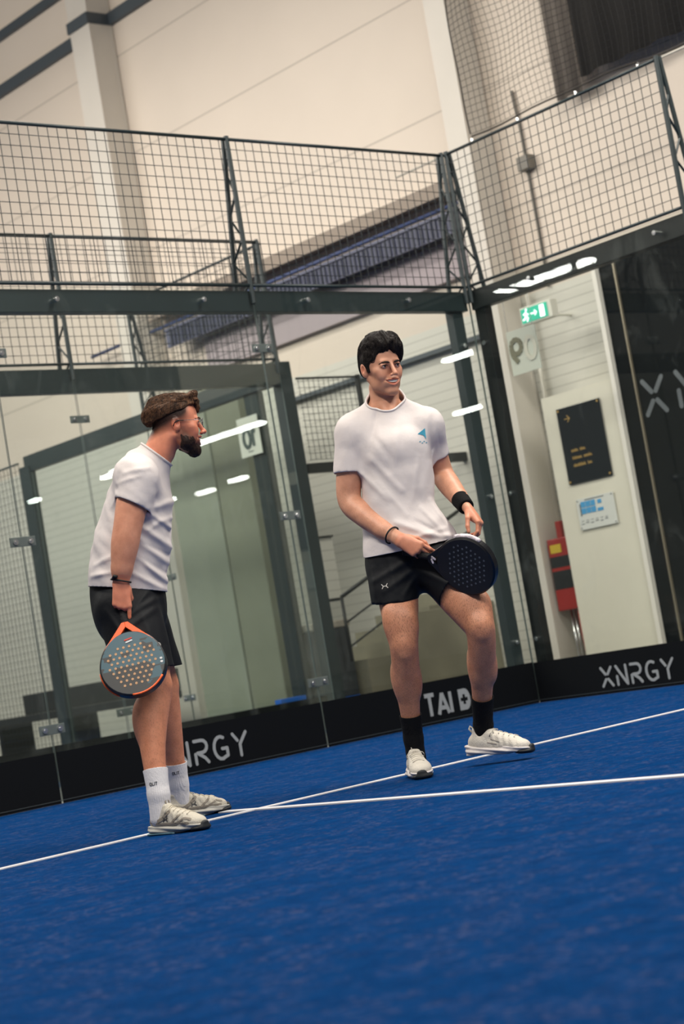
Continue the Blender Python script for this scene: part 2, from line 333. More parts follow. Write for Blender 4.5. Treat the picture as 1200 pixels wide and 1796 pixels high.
# red fire point between column and boxed wall
e = empty('fire_point', (1.80, 1.17, 0), label='red fire point cabinet with hanging hose between column and cream wall', cat='fire cabinet')
RED = mat('fire_red', lin(150, 30, 26), .4)
boxo('cabinet', 0, .2, -.13, .13, .62, 1.22, RED, e, bevel=.01)
boxo('top_bracket', .05, .15, -.01, .05, 1.22, 1.36, RED, e, bevel=.006)
boxo('yellow_label', -.004, 0, -.02, .10, 1.10, 1.17, mat('label_yellow', lin(200, 170, 40), .5), e)
boxo('dark_window', -.004, 0, -.12, .12, .98, 1.07, mat('cab_dark', lin(30, 32, 34), .3), e)
boxo('dark_window', -.004, 0, -.12, .12, .80, .95, MATS['cab_dark'], e)
m = MB(); m.tube([(.05, -.06, .64), (.04, -.07, .4), (.06, -.08, .05), (.06, -.08, 0)], .025, 8); m.build('hose', RED, e, smooth=True)
m = MB(); m.tube([(.1, .08, .62), (.1, .08, 0)], .014, 8); m.tube([(.1, .04, .62), (.1, .04, 0)], .01, 8); m.build('pipe', BOLT, e, smooth=True)

# ---------------------------------------------------------------- court cage parts
CLP = [.42, 1.5, 2.6]
def clamp(parent, axis, pos, z, cl=None):
    """clear clamp plate with two bolts across the joint between two panes; axis 'x' = back wall"""
    m = MB()
    T = (lambda a, b, c: (pos+a, b, c)) if axis == 'x' else (lambda a, b, c: (b, pos+a, c))
    def bx(m, a0, a1, b0, b1, c0, c1):
        p = T(a0, b0, c0); q = T(a1, b1, c1); m.box(min(p[0], q[0]), max(p[0], q[0]), min(p[1], q[1]), max(p[1], q[1]), c0, c1)
    bx(m, -.085, .085, -.016, -.008, z-.028, z+.028)
    o = m.build('clamp', PLASTIC, parent, bevel=.003)
    for a in (-.05, .05):
        m = MB(); m.cyl(T(a, -.008, z), T(a, -.024, z), .017, 14); m.cyl(T(a, -.024, z), T(a, -.028, z), .008, 8)
        m.build('bolt', BOLT, o, smooth=False)
def pane(name_label, axis, p0, p1, at, z1=3.0, group=None, clamps=True, outer=False):
    e = empty('glass_pane', ((p0+p1)/2, at, 0) if axis == 'x' else (at, (p0+p1)/2, 0), label=name_label, cat='glass pane', group=group)
    c = (p0+p1)/2; h = (p1-p0)/2-.004; m = MB(); t = .0045
    b = (-h, h, -t, t, .012, z1) if axis == 'x' else (-t, t, -h, h, .012, z1)
    m.box(*b, 0)
    o = m.build('glass', [GLASS, EDGE], e)
    for i, f in enumerate(o.data.polygons):       # ground edges of the pane
        n = f.normal
        if (abs(n.y) < .5 if axis == 'x' else abs(n.x) < .5): f.material_index = 1
    if clamps:
        for z in CLP: clamp(e, axis, (h+.004) if axis == 'x' else -(h+.004), z)
    # little floor shoe and bottom seal
    m = MB()
    if axis == 'x': m.box(-h, h, -.011, -.0088, .018, .022)
    else: m.box(-.011, -.0088, -h, h, .018, .022)
    m.build('bottom_seal', mat('seal_grey', lin(60, 66, 68), .5), e)
    return e
P1 = 'glass pane of the near back wall, '
for i, lb in enumerate(('right end one beside the corner posts', 'middle one behind the bearded man', 'left one at the photo edge')):
    pane(P1+lb, 'x', -2-2*i, -2*i, 0, clamps=(i > 0))
pane('tempered glass pane of the near side wall, right of the corner post', 'y', -2, 0, 0, clamps=False)
pane('tempered glass pane of the near side wall, past the right edge', 'y', -4, -2, 0)
for i, lb in enumerate(('next to its corner post', 'left of its end pane', 'further left again')):
    pane('glass pane of the far court end wall, '+lb, 'x', -1.95-2*i, .045-2*i, 2.25, clamps=(i > 0))
pane('glass pane of the far court side wall, nearer one carrying the number sheet', 'y', 2.385, 4.25, .11, clamps=False)
pane('glass pane of the far court side wall, farther one', 'y', 4.25, 6.24, .11)
# beams on top of the glass
def bolts(parent, axis, lst, at, z, sgn=-1):
    for a in lst:
        m = MB()
        if axis == 'x': m.cyl((a, at, z), (a, at+sgn*.02, z), .017, 14); m.cyl((a, at+sgn*.02, z), (a, at+sgn*.024, z), .008, 8)
        else: m.cyl((at, a, z), (at+sgn*.02, a, z), .017, 14); m.cyl((at+sgn*.02, a, z), (at+sgn*.024, a, z), .008, 8)
        m.build('bolt', BOLT, parent)
e = empty('steel_beam', (0, .06, 2.92), label='dark steel beam along the top of the near back glass', cat='beam')
boxo('beam', -10, 0.0, -.04, .04, -.07, .07, STEEL, e, bevel=.004); bolts(e, 'x', [-.62, -1.55, -2.42, -3.52, -4.6], -.07, .0)
e = empty('steel_beam', (.06, 0, 2.92), label='dark steel beam along the top of the side glass', cat='beam')
boxo('beam', -.04, .04, -4, 0, -.07, .07, BLACKSTEEL, e, bevel=.004); bolts(e, 'y', [-.62, -1.75, -2.3], -.07, .0)
e = empty('steel_beam', (0, 2.31, 2.90), label='dark steel beam over the end glass of the far court', cat='beam')
boxo('beam', -10, .14, -.04, .04, -.09, .09, STEEL, e, bevel=.004)
e = empty('steel_beam', (.14, 2.35, 2.92), label='dark steel beam over the side glass of the far court, running away', cat='beam')
boxo('beam', -.04, .04, 0, 4.0, -.08, .08, STEEL, e, bevel=.004)
# corner posts
def post(x0, x1, y0, y1, z1, lb, bl=None, m_=STEEL):
    e = empty('steel_post', ((x0+x1)/2, (y0+y1)/2, 0), label=lb, cat='post')
    hx = (x1-x0)/2; hy = (y1-y0)/2; boxo('post', -hx, hx, -hy, hy, 0, z1, m_, e, bevel=.004)
    if bl == 'x': bolts(e, 'x', [0], -hy, .45); bolts(e, 'x', [0], -hy, 1.5); bolts(e, 'x', [0], -hy, 2.6)
    if bl == 'y': bolts(e, 'y', [0], -hx, .45); bolts(e, 'y', [0], -hx, 1.5); bolts(e, 'y', [0], -hx, 2.6)
    return e
post(-.14, -.035, .045, .12, 3.0, 'left of the two dark posts at the near glass corner', 'x')
post(.045, .12, -.10, .00, 3.0, 'right of the two dark posts at the near glass corner', 'y', BLACKSTEEL)
post(.05, .17, 2.25, 2.37, 3.0, 'dark corner post of the far court')
post(.125, .195, 2.68, 2.86, 2.84, 'dark post just inside the far court corner, next to the number sheet')
post(.08, .16, 6.25, 6.42, 2.9, 'dark post on the left where the far court mesh begins')
# mesh panels and lattice brackets above the glass
def mesh_fence(axis, p0, p1, at, z0, z1, lb, group=None, cell=.07, r=.0027, frame=True, fr=.011):
    e = empty('mesh_fence', ((p0+p1)/2, at, z0) if axis == 'x' else (at, (p0+p1)/2, z0), label=lb, cat='mesh panel', group=group)
    c = (p0+p1)/2; L_ = p1-p0; H = z1-z0; m = MB()
    n = round(L_/cell); k = round(H/cell)
    T = (lambda a, z, w: (a-c, w, z)) if axis == 'x' else (lambda a, z, w: (w, a-c, z))
    for i in range(n+1): a = p0+L_*i/n; m.tube([T(a, 0, 0), T(a, H, 0)], r, 4, caps=False)
    for j in range(k+1): z = H*j/k; m.tube([T(p0, z, -.004), T(p1, z, -.004)], r, 4, caps=False)
    m.build('wire_mesh', WIRE, e)
    for z in (0.0, H): m = MB(); m.tube([T(p0, z, 0), T(p1, z, 0)], fr, 8); m.build('rail', STEEL, e, smooth=True)
    return e
def bracket(axis, p, at, lb, group=None, z0=2.9, z1=4.02, side=1, dep=.17):
    e = empty('lattice_bracket', (p, at, z0) if axis == 'x' else (at, p, z0), label=lb, cat='bracket', group=group)
    H = z1-z0; m = MB(); w = .012
    T = (lambda d, z: (0, side*d, z)) if axis == 'x' else (lambda d, z: (side*d, 0, z))
    m.tube([T(.0, 0), T(.0, H)], .017, 6); m.tube([T(dep, 0), T(.03, H)], .017, 6)
    o = m.build('chords', STEEL, e)
    m = MB(); n = 7; pts = []
    for i in range(n+1):
        z = H*i/n*.92; d = 0 if i % 2 else dep+(.03-dep)*z/H; pts.append(T(d, z))
    m.tube(pts, .009, 5); m.build('lacing', STEEL, e)
    return e
mesh_fence('x', -4, -2, .0, 3.02, 4.0, 'mesh panel above the near back glass, left one')
mesh_fence('x', -2, -.02, .0, 3.02, 4.0, 'mesh panel above the near back glass, right one beside the corner')
mesh_fence('x', -6, -4, .0, 3.02, 4.0, 'mesh panel above the near back glass, cut by the left photo edge')
mesh_fence('y', -1.98, -.0, .0, 3.02, 4.0, 'mesh panel above the near side glass')
mesh_fence('x', -1.95, .05, 2.25, 3.02, 4.0, 'mesh panel over the far court end glass, at its corner')
mesh_fence('x', -3.95, -1.95, 2.25, 3.02, 4.0, 'mesh panel over the far court end glass, left of the corner one')
mesh_fence('y', 2.3, 4.25, .10, 3.02, 4.0, 'mesh panel over the far court side glass')
mesh_fence('y', 6.45, 8.3, .10, .05, 2.95, 'tall mesh panel of the far court at the left photo edge')
mesh_fence('y', 8.32, 10.3, .10, .05, 2.95, 'tall mesh panel of the far court, farthest one')
bracket('x', -2, .0, 'lattice bracket on the near back wall between its mesh panels')
bracket('x', -.02, .0, 'lattice bracket at the near corner, end of the back mesh')
bracket('y', -.03, .0, 'lattice bracket at the near corner, end of the side mesh')
bracket('y', -2, .0, 'lattice bracket on the side mesh at the right photo edge')
bracket('x', .03, 2.25, 'lattice bracket at the far court corner')
bracket('x', -1.95, 2.25, 'lattice bracket on the far court end wall')
bracket('x', -3.95, 2.25, 'lattice bracket on the far court end wall, outside the left edge')
bracket('y', 4.25, .1, 'lattice bracket on the far court side wall, right above the bearded man')
# sponsor boards behind the foot of the glass
e = empty('sponsor_board', (-5, -.0068, .0), label='long black sponsor band with grey lettering along the foot of the back glass', cat='board')
for k in range(3): boxo('band', 3.004-2*k, 4.992-2*k, -.001, .001, .002, .29, BANNER, e)
Tb = lambda u, v, w: (u, -.0011-w, v)
text('XNRGY', .135, lambda u, v, w: Tb(1.67+u, .065+v, w), LETTER, e, th=.15, gap=.38)
text('TAI', .14, lambda u, v, w: Tb(3.895+u, .060+v, w), LETTER, e, th=.2, gap=.20, round_=False)
mb = MB(); pts = [(0,0),(0,.14)]+[(.05+.06*math.sin(a), .07+.07*math.cos(a)) for a in [PI*i/10 for i in range(11)]]
pts = [(4.24+x, .06+y) for x, y in pts]
# D shape with a plus cut out: built as ring of pieces around the plus
cx, cy, a, b = 4.262, .13, .034, .012
for (x0, x1, z0, z1) in ((4.212, cx-b, cy+b, .202), (4.212, cx-b, .058, cy-b), (4.212, cx-a, cy-b, cy+b), (cx-b, cx+b, cy+a, .202), (cx-b, cx+b, .058, cy-a)):
    mb.box(x0, x1, -.0022, -.0011, z0, z1)
def dside(s):
    n = 8; top = [(cx+b+(.048)*math.sin(PI/2*i/n), cy+.072*math.cos(PI/2*i/n)) for i in range(n+1)]
    top = [(x, z) for x, z in top if z > cy+b]
    pl = [(cx+b, cy+b)]+top+[(cx+b+.046, cy+b)]
    if s < 0: pl = [(x, 2*cy-z) for x, z in pl][::-1]
    N = len(pl); mb.add([(x, -.0011, z) for x, z in pl]+[(x, -.0022, z) for x, z in pl], [tuple(range(N)), tuple(range(2*N-1, N-1, -1))]+[(i, (i+1) % N, N+(i+1) % N, N+i) for i in range(N)])
dside(1); dside(-1); mb.box(cx+a, cx+b+.046, -.0022, -.0011, cy-b, cy+b)
mb.build('plus_letter', LETTER, e)
e = empty('sponsor_board', (-.0068, -2, .0), label='black sponsor band with grey lettering along the foot of the side glass', cat='board')
boxo('band', -.001, .001, .004, 1.985, .002, .285, BANNER, e); boxo('band', -.001, .001, -1.99, -.004, .002, .285, BANNER, e)
text('XNRGY', .125, lambda u, v, w: (-.0011-w, 1.375-u, .055+v), LETTER, e, th=.15, gap=.36)
e = empty('sponsor_board', (-4, 2.29, .02), label='plain black board behind the foot of the far court glass', cat='board')
boxo('board', -6, 4, -.01, .01, 0, .25, BANNER, e)
# number sheets
SHEET = mat('sheet_pale', lin(204, 208, 194), .5)
INK = mat('sheet_ink', lin(70, 84, 80), .6)
e = empty('number_sheet', (.098, 2.97, 2.33), label='pale sheet with a reversed number 10 on the far court glass', cat='sign')
boxo('sheet', -.003, .003, -.28, 0, 0, .33, SHEET, e)
text('10', .15, lambda u, v, w: (-.005-w, -.225+u, .075+v), INK, e, th=.22, gap=.18, round_=False, name='digit')
mb = MB(); mb.box(-.006, -.003, -.17, -.10, .035, .04); mb.build('small_print', INK, e)
e = empty('number_sheet', (.075, .150, 2.385), label='pale cut-out number sheet hanging behind the side glass corner', cat='sign')
boxo('sheet', .42, .425, -.29, 0, 0, .33, SHEET, e)
text('9', .17, lambda u, v, w: (.418-w, -.06-.07+u-.0, .09+v), mat('ink_brown', lin(120, 118, 96), .6), e, th=.22, round_=False, name='digit')
text('0', .16, lambda u, v, w: (.418-w, -.17-u, .09+v), mat('ink_pale', lin(208, 206, 190), .6), e, th=.2, name='digit')
m = MB(); m.tube([(.42, -.02, .33), (.42, -.02, .62)], .002, 4); m.tube([(.42, -.27, .33), (.42, -.27, .62)], .002, 4)
m.box(.06, .425, -.29, -.27, .60, .612); m.box(.413, .425, -.29, -.01, .60, .612); m.build('hanger', BOLT, e)

# ---------------------------------------------------------------- things seen between the two courts
e = empty('mesh_gate', (1.2, 2.3, 0), label='dark framed mesh gate beside the far court post', cat='gate')
m = MB()
for i in range(13): a = -.93+.055*i; m.tube([(a, 0, 2.18), (a, 0, 2.86)], .0025, 4, caps=False)
for i in range(13): z = 2.18+.055*i; m.tube([(-.95, 0, z), (-.27, 0, z)], .0025, 4, caps=False)
m.build('wire_mesh', WIRE, e)
m = MB(); m.box(-1.0, 1.0, -.03, .03, 2.07, 2.15); m.box(-.285, -.255, -.02, .02, 2.15, 2.88); m.box(-.95, -.27, -.008, .008, 2.855, 2.872); m.build('frame', BLACKSTEEL, e)
e = empty('stair_railing', (.45, 2.42, 0), label='black stair railing rising to the right behind the standing man', cat='railing')
m = MB(); m.tube([(0, 0, 1.04), (1.0, 0, 1.44), (1.75, 0, 1.74)], .017, 8); m.build('handrail', BLACKSTEEL, e, smooth=True)
for (dz) in (.22, .42):
    m = MB(); m.tube([(0, 0, 1.04-dz), (1.75, 0, 1.74-dz)], .009, 6); m.build('cross_rail', BLACKSTEEL, e, smooth=True)
for x in (0, 1.08, 1.7):
    m = MB(); m.tube([(x, 0, .5+x*.4), (x, 0, 1.04+x*.4)], .014, 6); m.build('baluster', BLACKSTEEL, e, smooth=True)
m = MB()
for i in range(5): m.box(.66+.27*i, .93+.27*i, 2.47, 3.18, -.02, .5+.12*i)
m.build('staircase', CONC, label='concrete stairs behind the railing', cat='stairs')
boxo('low_wall', .93, 2.05, 2.26, 2.38, -.02, .82, CONC, bevel=.006, label='low olive concrete wall behind the standing man', cat='wall')
e = empty('wall_hatch', (.2, 2.6, 0), label='small ribbed hatch with dark frame left of the stairs', cat='hatch')
m = MB(); m.box(.1, .42, -.01, .01, 1.56, 1.575); m.box(.1, .42, -.01, .01, 1.02, 1.045); m.box(.14, .155, -.01, .01, 1.04, 1.56); m.build('frame', BLACKSTEEL, e)
m = MB(); m.box(.1, .42, .01, .03, 1.045, 1.56); m.build('board', WALLLO, e)
e = empty('equipment_case', (.42, 2.7, 0), label='dark case on the floor behind the glass, beside the low wall', cat='case')
boxo('case', -.2, .2, -.12, .12, .22, .8, mat('case_dark', lin(44, 50, 56), .5, noise=(9, .3)), e, bevel=.01)
boxo('lid', -.21, .21, -.13, .13, .80, .86, mat('case_lid', lin(168, 160, 148), .5), e, bevel=.01)
boxo('base', -.2, .2, -.12, .12, 0, .22, mat('case_blue', lin(20, 96, 190), .6), e)
boxo('kerb', -.36, -.1, 2.42, 2.5, 0, .3, MATS['case_blue'], label='small bright blue block behind the far court post foot', cat='block')
# wide grey-green pillar inside the far court side
e = boxo('concrete_pillar', .9, 1.0, 4.42, 5.12, -.02, 3.25, mat('pillar_grey', lin(142, 146, 130), .8, noise=(1.6, .08), bump=(10, .1)), bevel=.01, label='wide grey green pillar seen through the far court glass', cat='pillar')
boxo('concrete_pillar', .92, 1.0, 3.92, 4.418, -.02, 3.22, mat('pillar_grey2', lin(128, 130, 112), .8, noise=(1.6, .08), bump=(10, .1)), bevel=.01, label='darker grey block joined to the right of the grey green pillar', cat='pillar')
e = empty('bench', (.9, 7.3, 0), label='low dark bench by the ribbed wall at the lower left', cat='bench')
boxo('seat', -.25, .25, -1.5, 1.4, .42, .50, BLACKSTEEL, e, bevel=.01); boxo('back', .2, .25, -1.5, 1.4, .5, .72, BLACKSTEEL, e, bevel=.01)
for y in (-1.4, 0, 1.3): boxo('leg', -.2, .2, y-.03, y+.03, -.02, .42, BLACKSTEEL, e)

# ---------------------------------------------------------------- net above the side wall
def net():
    e = empty('safety_net', (1.0, -.9, 4.4), label='black safety net hanging at the top right above the mesh', cat='net')
    m = MB(); c = .052; rn = random.Random(3)
    def W(y, z):   # sag and billow
        s = .03*math.sin(y*3.1+z*1.7)+.012*math.sin(y*9+z*5)
        edge = max(0, .35-(z-4.4))*0
        return (s, y+.9+.012*math.sin(z*7+y*3), z-4.4+.010*math.sin(y*8+z*2)+.02*math.sin((y+.9)*2.0))
    ys = [.60-c*i for i in range(62)]; zs = [4.42+c*j for j in range(40)]
    for y in ys: m.tube([W(y, z) for z in zs], .0021, 3, caps=False)
    for z in zs: m.tube([W(y, z) for y in ys[::2]], .0021, 3, caps=False)
    m.build('netting', mat('net_cord', lin(26, 26, 26), .8), e)
    m = MB(); m.tube([W(y, 4.40) for y in ys[::3]], .007, 5); m.tube([W(.605, z) for z in zs], .006, 5); m.build('border_rope', mat('rope_dark', lin(44, 40, 36), .8), e)
    m = MB(); m.tube([(0, y+.9, -.045) for y in (1.5, -2.6)], .009, 6); m.build('support_cable', mat('cable_pale', lin(190, 186, 176), .4), e, smooth=True)
    for y in (.6, .1, -.5, -1.1): m = MB(); m.cyl((0, y+.9, -.055), (0, y+.9, -.01), .012, 8); m.build('clip', BOLT, e)
net()
# ---------------------------------------------------------------- ceiling lamps of the rest of the hall (seen only as reflections)
LED = mat('led_glow', (1, 1, 1), .5, emit=((1.0, .97, .93), 60))
LBL = 'long ceiling lamp of the hall, seen only as a reflection in the glass'
for (x, y0, y1) in ((23.7, -34.2, -31.0), (23.65, -23.4, -22.3), (31.9, -31.4, -30.2), (32.5, -46.0, -45.1), (31.9, -43.2, -42.3), (24.1, -39.8, -39.3), (-18.8, 14.2, 16.1), (-18.8, 16.25, 16.8)):
    m = MB(); m.box(x-.12, x+.12, y0, y1, 7.46, 7.52); o = m.build('ceiling_lamp', LED, label=LBL, cat='lamp', group='far ceiling lamps seen in the glass')
# ---------------------------------------------------------------- sculpting: distance fields turned into one continuous skin
def V3(*a): return np.array(a, dtype=np.float64)
def nrm(v): v = np.asarray(v, float); return v/np.linalg.norm(v)
def axis_pts(*segs):
    """segs: (start, end, step) in order; returns grid coordinates with varying step"""
    out = [segs[0][0]]
    for a, b, s in segs:
        n = max(1, int(round((b-a)/s))); out += list(a+(b-a)*np.arange(1, n+1)/n)
    return np.array(out, np.float32)
_NG = RNG.random((32, 32, 32)).astype(np.float32)
def vnoise(x, y, z):
    """smooth value noise, -1..1"""
    xi = np.floor(x).astype(int); yi = np.floor(y).astype(int); zi = np.floor(z).astype(int)
    fx = x-xi; fy = y-yi; fz = z-zi; fx = fx*fx*(3-2*fx); fy = fy*fy*(3-2*fy); fz = fz*fz*(3-2*fz)
    g = lambda a, b, c: _NG[(xi+a) & 31, (yi+b) & 31, (zi+c) & 31]
    c00 = g(0,0,0)*(1-fx)+g(1,0,0)*fx; c10 = g(0,1,0)*(1-fx)+g(1,1,0)*fx; c01 = g(0,0,1)*(1-fx)+g(1,0,1)*fx; c11 = g(0,1,1)*(1-fx)+g(1,1,1)*fx
    return ((c00*(1-fy)+c10*fy)*(1-fz)+(c01*(1-fy)+c11*fy)*fz)*2-1
class Field:
    def __init__(s, xs, ys, zs): s.x, s.y, s.z = xs, ys, zs; s.d = np.full((len(xs), len(ys), len(zs)), 1.0, np.float32)
    def sub(s, lo, hi):
        r = []
        for a, l, h in ((s.x, lo[0], hi[0]), (s.y, lo[1], hi[1]), (s.z, lo[2], hi[2])):
            i = max(0, int(np.searchsorted(a, l))-1); j = min(len(a), int(np.searchsorted(a, h))+1)
            if j <= i: return None
            r.append(slice(i, j))
        return tuple(r)
    def grid(s, q): return s.x[q[0]][:, None, None], s.y[q[1]][None, :, None], s.z[q[2]][None, None, :]
    def put(s, q, d, k, op):
        o = s.d[q]
        if op == 'add':
            h = np.maximum(k-np.abs(o-d), 0)/k if k > 0 else 0; s.d[q] = np.minimum(o, d)-h*h*k*.25
        elif op == 'cut':
            d = -d; h = np.maximum(k-np.abs(o-d), 0)/k if k > 0 else 0; s.d[q] = np.maximum(o, d)+h*h*k*.25
        elif op == 'and':
            h = np.maximum(k-np.abs(o-d), 0)/k if k > 0 else 0; s.d[q] = np.maximum(o, d)+h*h*k*.25
    def cap(s, a, b, ra, rb, k=.02, side=None, op='add'):
        """tapered limb from a to b; radii are numbers or (along side, across)"""
        a = V3(*a); b = V3(*b); ra = ra if isinstance(ra, tuple) else (ra, ra); rb = rb if isinstance(rb, tuple) else (rb, rb)
        m = max(*ra, *rb)+k+.02; q = s.sub(np.minimum(a, b)-m, np.maximum(a, b)+m)
        if q is None: return
        X, Y, Z = s.grid(q); ax = b-a; L = np.linalg.norm(ax)+1e-9; u = ax/L
        if side is None: side = (1, 0, 0) if abs(u[0]) < .9 else (0, 1, 0)
        e1 = V3(*side); e1 = nrm(e1-u*(e1@u)); e2 = np.cross(u, e1)
        px, py, pz = X-a[0], Y-a[1], Z-a[2]
        w = px*u[0]+py*u[1]+pz*u[2]; t = np.clip(w/L, 0, 1); l = w-t*L
        p1 = px*e1[0]+py*e1[1]+pz*e1[2]; p2 = px*e2[0]+py*e2[1]+pz*e2[2]
        r1 = ra[0]+(rb[0]-ra[0])*t; r2 = ra[1]+(rb[1]-ra[1])*t; r3 = np.minimum(r1, r2)
        if ra[0] == ra[1] and rb[0] == rb[1]: d = np.sqrt(p1*p1+p2*p2+l*l)-r1
        else:
            k0 = np.sqrt((p1/r1)**2+(p2/r2)**2+(l/r3)**2); k1 = np.sqrt((p1/r1**2)**2+(p2/r2**2)**2+(l/r3**2)**2)+1e-6
            d = k0*(k0-1)/k1
        s.put(q, d.astype(np.float32), k, op)
    def chain(s, pts, k=.02, side=None, op='add'):
        if len(pts) > 2:      # flow smoothly through the joints
            two = isinstance(pts[0][1], tuple); A = np.array([list(p)+(list(r) if two else [r]) for p, r in pts], float)
            A = np.vstack([2*A[0]-A[1], A, 2*A[-1]-A[-2]]); out = []
            for i in range(1, len(A)-2):
                for t in (0, .125, .25, .375, .5, .625, .75, .875): out.append(.5*(2*A[i]+(A[i+1]-A[i-1])*t+(2*A[i-1]-5*A[i]+4*A[i+1]-A[i+2])*t*t+(3*A[i]-A[i-1]-3*A[i+1]+A[i+2])*t**3))
            out.append(A[-2]); pts = [(tuple(o[:3]), tuple(o[3:]) if two else float(o[3])) for o in out]
        P_ = np.array([p for p, r in pts], float); R_ = max(max(r) if isinstance(r, tuple) else r for p, r in pts); m = R_+k+.02
        q = s.sub(P_.min(0)-m, P_.max(0)+m)
        if q is None: return
        t = Field(s.x[q[0]], s.y[q[1]], s.z[q[2]])
        for (a, ra), (b, rb) in zip(pts[:-1], pts[1:]): t.cap(a, b, ra, rb, .004, side)
        s.put(q, t.d, k, op)
    def ell(s, c, r, k=.02, R=None, op='add'):
        c = V3(*c); m = max(r)+k+.015; q = s.sub(c-m, c+m)
        if q is None: return
        X, Y, Z = s.grid(q); R = np.eye(3) if R is None else R
        px, py, pz = X-c[0], Y-c[1], Z-c[2]
        p = [px*R[0, i]+py*R[1, i]+pz*R[2, i] for i in range(3)]
        k0 = np.sqrt(sum((p[i]/r[i])**2 for i in range(3))); k1 = np.sqrt(sum((p[i]/r[i]**2)**2 for i in range(3)))+1e-6
        s.put(q, (k0*(k0-1)/k1).astype(np.float32), k, op)
    def half(s, p, n, k=.004, lo=(-9, -9, -9), hi=(9, 9, 9), op='and'):
        """keep only the side of a plane behind its normal (within a box)"""
        q = s.sub(lo, hi); X, Y, Z = s.grid(q); n = nrm(n)
        s.put(q, ((X-p[0])*n[0]+(Y-p[1])*n[1]+(Z-p[2])*n[2]).astype(np.float32), k, op)
    def fold(s, a, b, amp, w, ysign=-1, ymid=0):
        """cloth fold: raises (amp>0) or sinks the side of the cloth facing ysign along a line given in x,z"""
        a = np.array(a, float); b = np.array(b, float); m = 3*w+.01
        q = s.sub((min(a[0], b[0])-m, -9, min(a[1], b[1])-m), (max(a[0], b[0])+m, 9, max(a[1], b[1])+m))
        if q is None: return
        X, Y, Z = s.grid(q); ab = b-a; L2 = ab@ab
        t = np.clip(((X-a[0])*ab[0]+(Z-a[1])*ab[1])/L2, 0, 1); d2 = (X-a[0]-t*ab[0])**2+(Z-a[1]-t*ab[1])**2
        g = np.exp(-d2/w**2)*(.35+.65*np.sin(PI*np.clip(t*.8+.1, 0, 1)))*np.where((Y-ymid)*ysign > 0, 1., 0.)
        s.d[q] -= (amp*g).astype(np.float32)
    def disp(s, fn, lo, hi):
        q = s.sub(lo, hi)
        if q is None: return
        X, Y, Z = s.grid(q); near = np.abs(s.d[q]) < .04
        X, Y, Z = np.broadcast_arrays(X, Y, Z); d = s.d[q]; d[near] += fn(X[near], Y[near], Z[near]).astype(np.float32); s.d[q] = d
    def mesh(s, smooth=1):
        d = s.d; neg = d < 0; nx, ny, nz = d.shape
        allc = np.ones((nx-1, ny-1, nz-1), bool); anyc = np.zeros_like(allc)
        for i in (0, 1):
            for j in (0, 1):
                for k in (0, 1):
                    c = neg[i:nx-1+i, j:ny-1+j, k:nz-1+k]; allc &= c; anyc |= c
        act = anyc & ~allc; I, J, K = np.nonzero(act); n = len(I); ids = np.full(act.shape, -1, np.int32); ids[I, J, K] = np.arange(n)
        acc = np.zeros((n, 3)); cnt = np.zeros(n)
        P = lambda i, j, k: np.stack([s.x[I+i], s.y[J+j], s.z[K+k]], 1).astype(np.float64)
        cor = [(i, j, k) for i in (0, 1) for j in (0, 1) for k in (0, 1)]
        for a in range(8):
            for b in range(a+1, 8):
                if sum(abs(cor[a][m]-cor[b][m]) for m in range(3)) != 1: continue
                va = d[I+cor[a][0], J+cor[a][1], K+cor[a][2]].astype(np.float64); vb = d[I+cor[b][0], J+cor[b][1], K+cor[b][2]].astype(np.float64)
                m = (va < 0) != (vb < 0); t = np.where(m, va/(va-vb+1e-12*(va == vb)), 0)[:, None]
                pa = P(*cor[a]); pb = P(*cor[b]); acc += np.where(m[:, None], pa+t*(pb-pa), 0); cnt += m
        v = acc/cnt[:, None]; fs = []
        for axn in range(3):
            sh = [nx, ny, nz]; A = [slice(1, -1)]*3; B = [slice(1, -1)]*3; A[axn] = slice(0, sh[axn]-1); B[axn] = slice(1, sh[axn])
            na = neg[tuple(A)]; nb = neg[tuple(B)]
            i, j, k = np.nonzero(na != nb); flip = na[i, j, k]
            off = [1, 1, 1]; off[axn] = 0; i = i+off[0]; j = j+off[1]; k = k+off[2]
            o1 = [0, 0, 0]; o2 = [0, 0, 0]; o1[(axn+1) % 3] = -1; o2[(axn+2) % 3] = -1
            g = lambda *o: ids[i+sum(p[0] for p in o), j+sum(p[1] for p in o), k+sum(p[2] for p in o)]
            qd = np.stack([g([0,0,0]), g(o1), g(o1, o2), g(o2)], 1); qd[~flip] = qd[~flip][:, ::-1]; fs.append(qd)
        f = np.concatenate(fs); f = f[(f >= 0).all(1)]
        e = np.concatenate([f[:, [0, 1]], f[:, [1, 2]], f[:, [2, 3]], f[:, [3, 0]]])
        for _ in range(smooth):
            ac = np.zeros_like(v); c = np.zeros(n)
            for q in range(3): ac[:, q] = np.bincount(e[:, 0], v[e[:, 1], q], n)+np.bincount(e[:, 1], v[e[:, 0], q], n)
            c = np.bincount(e[:, 0], minlength=n)+np.bincount(e[:, 1], minlength=n); v = v*.4+.6*ac/np.maximum(c, 1)[:, None]
        return v, f
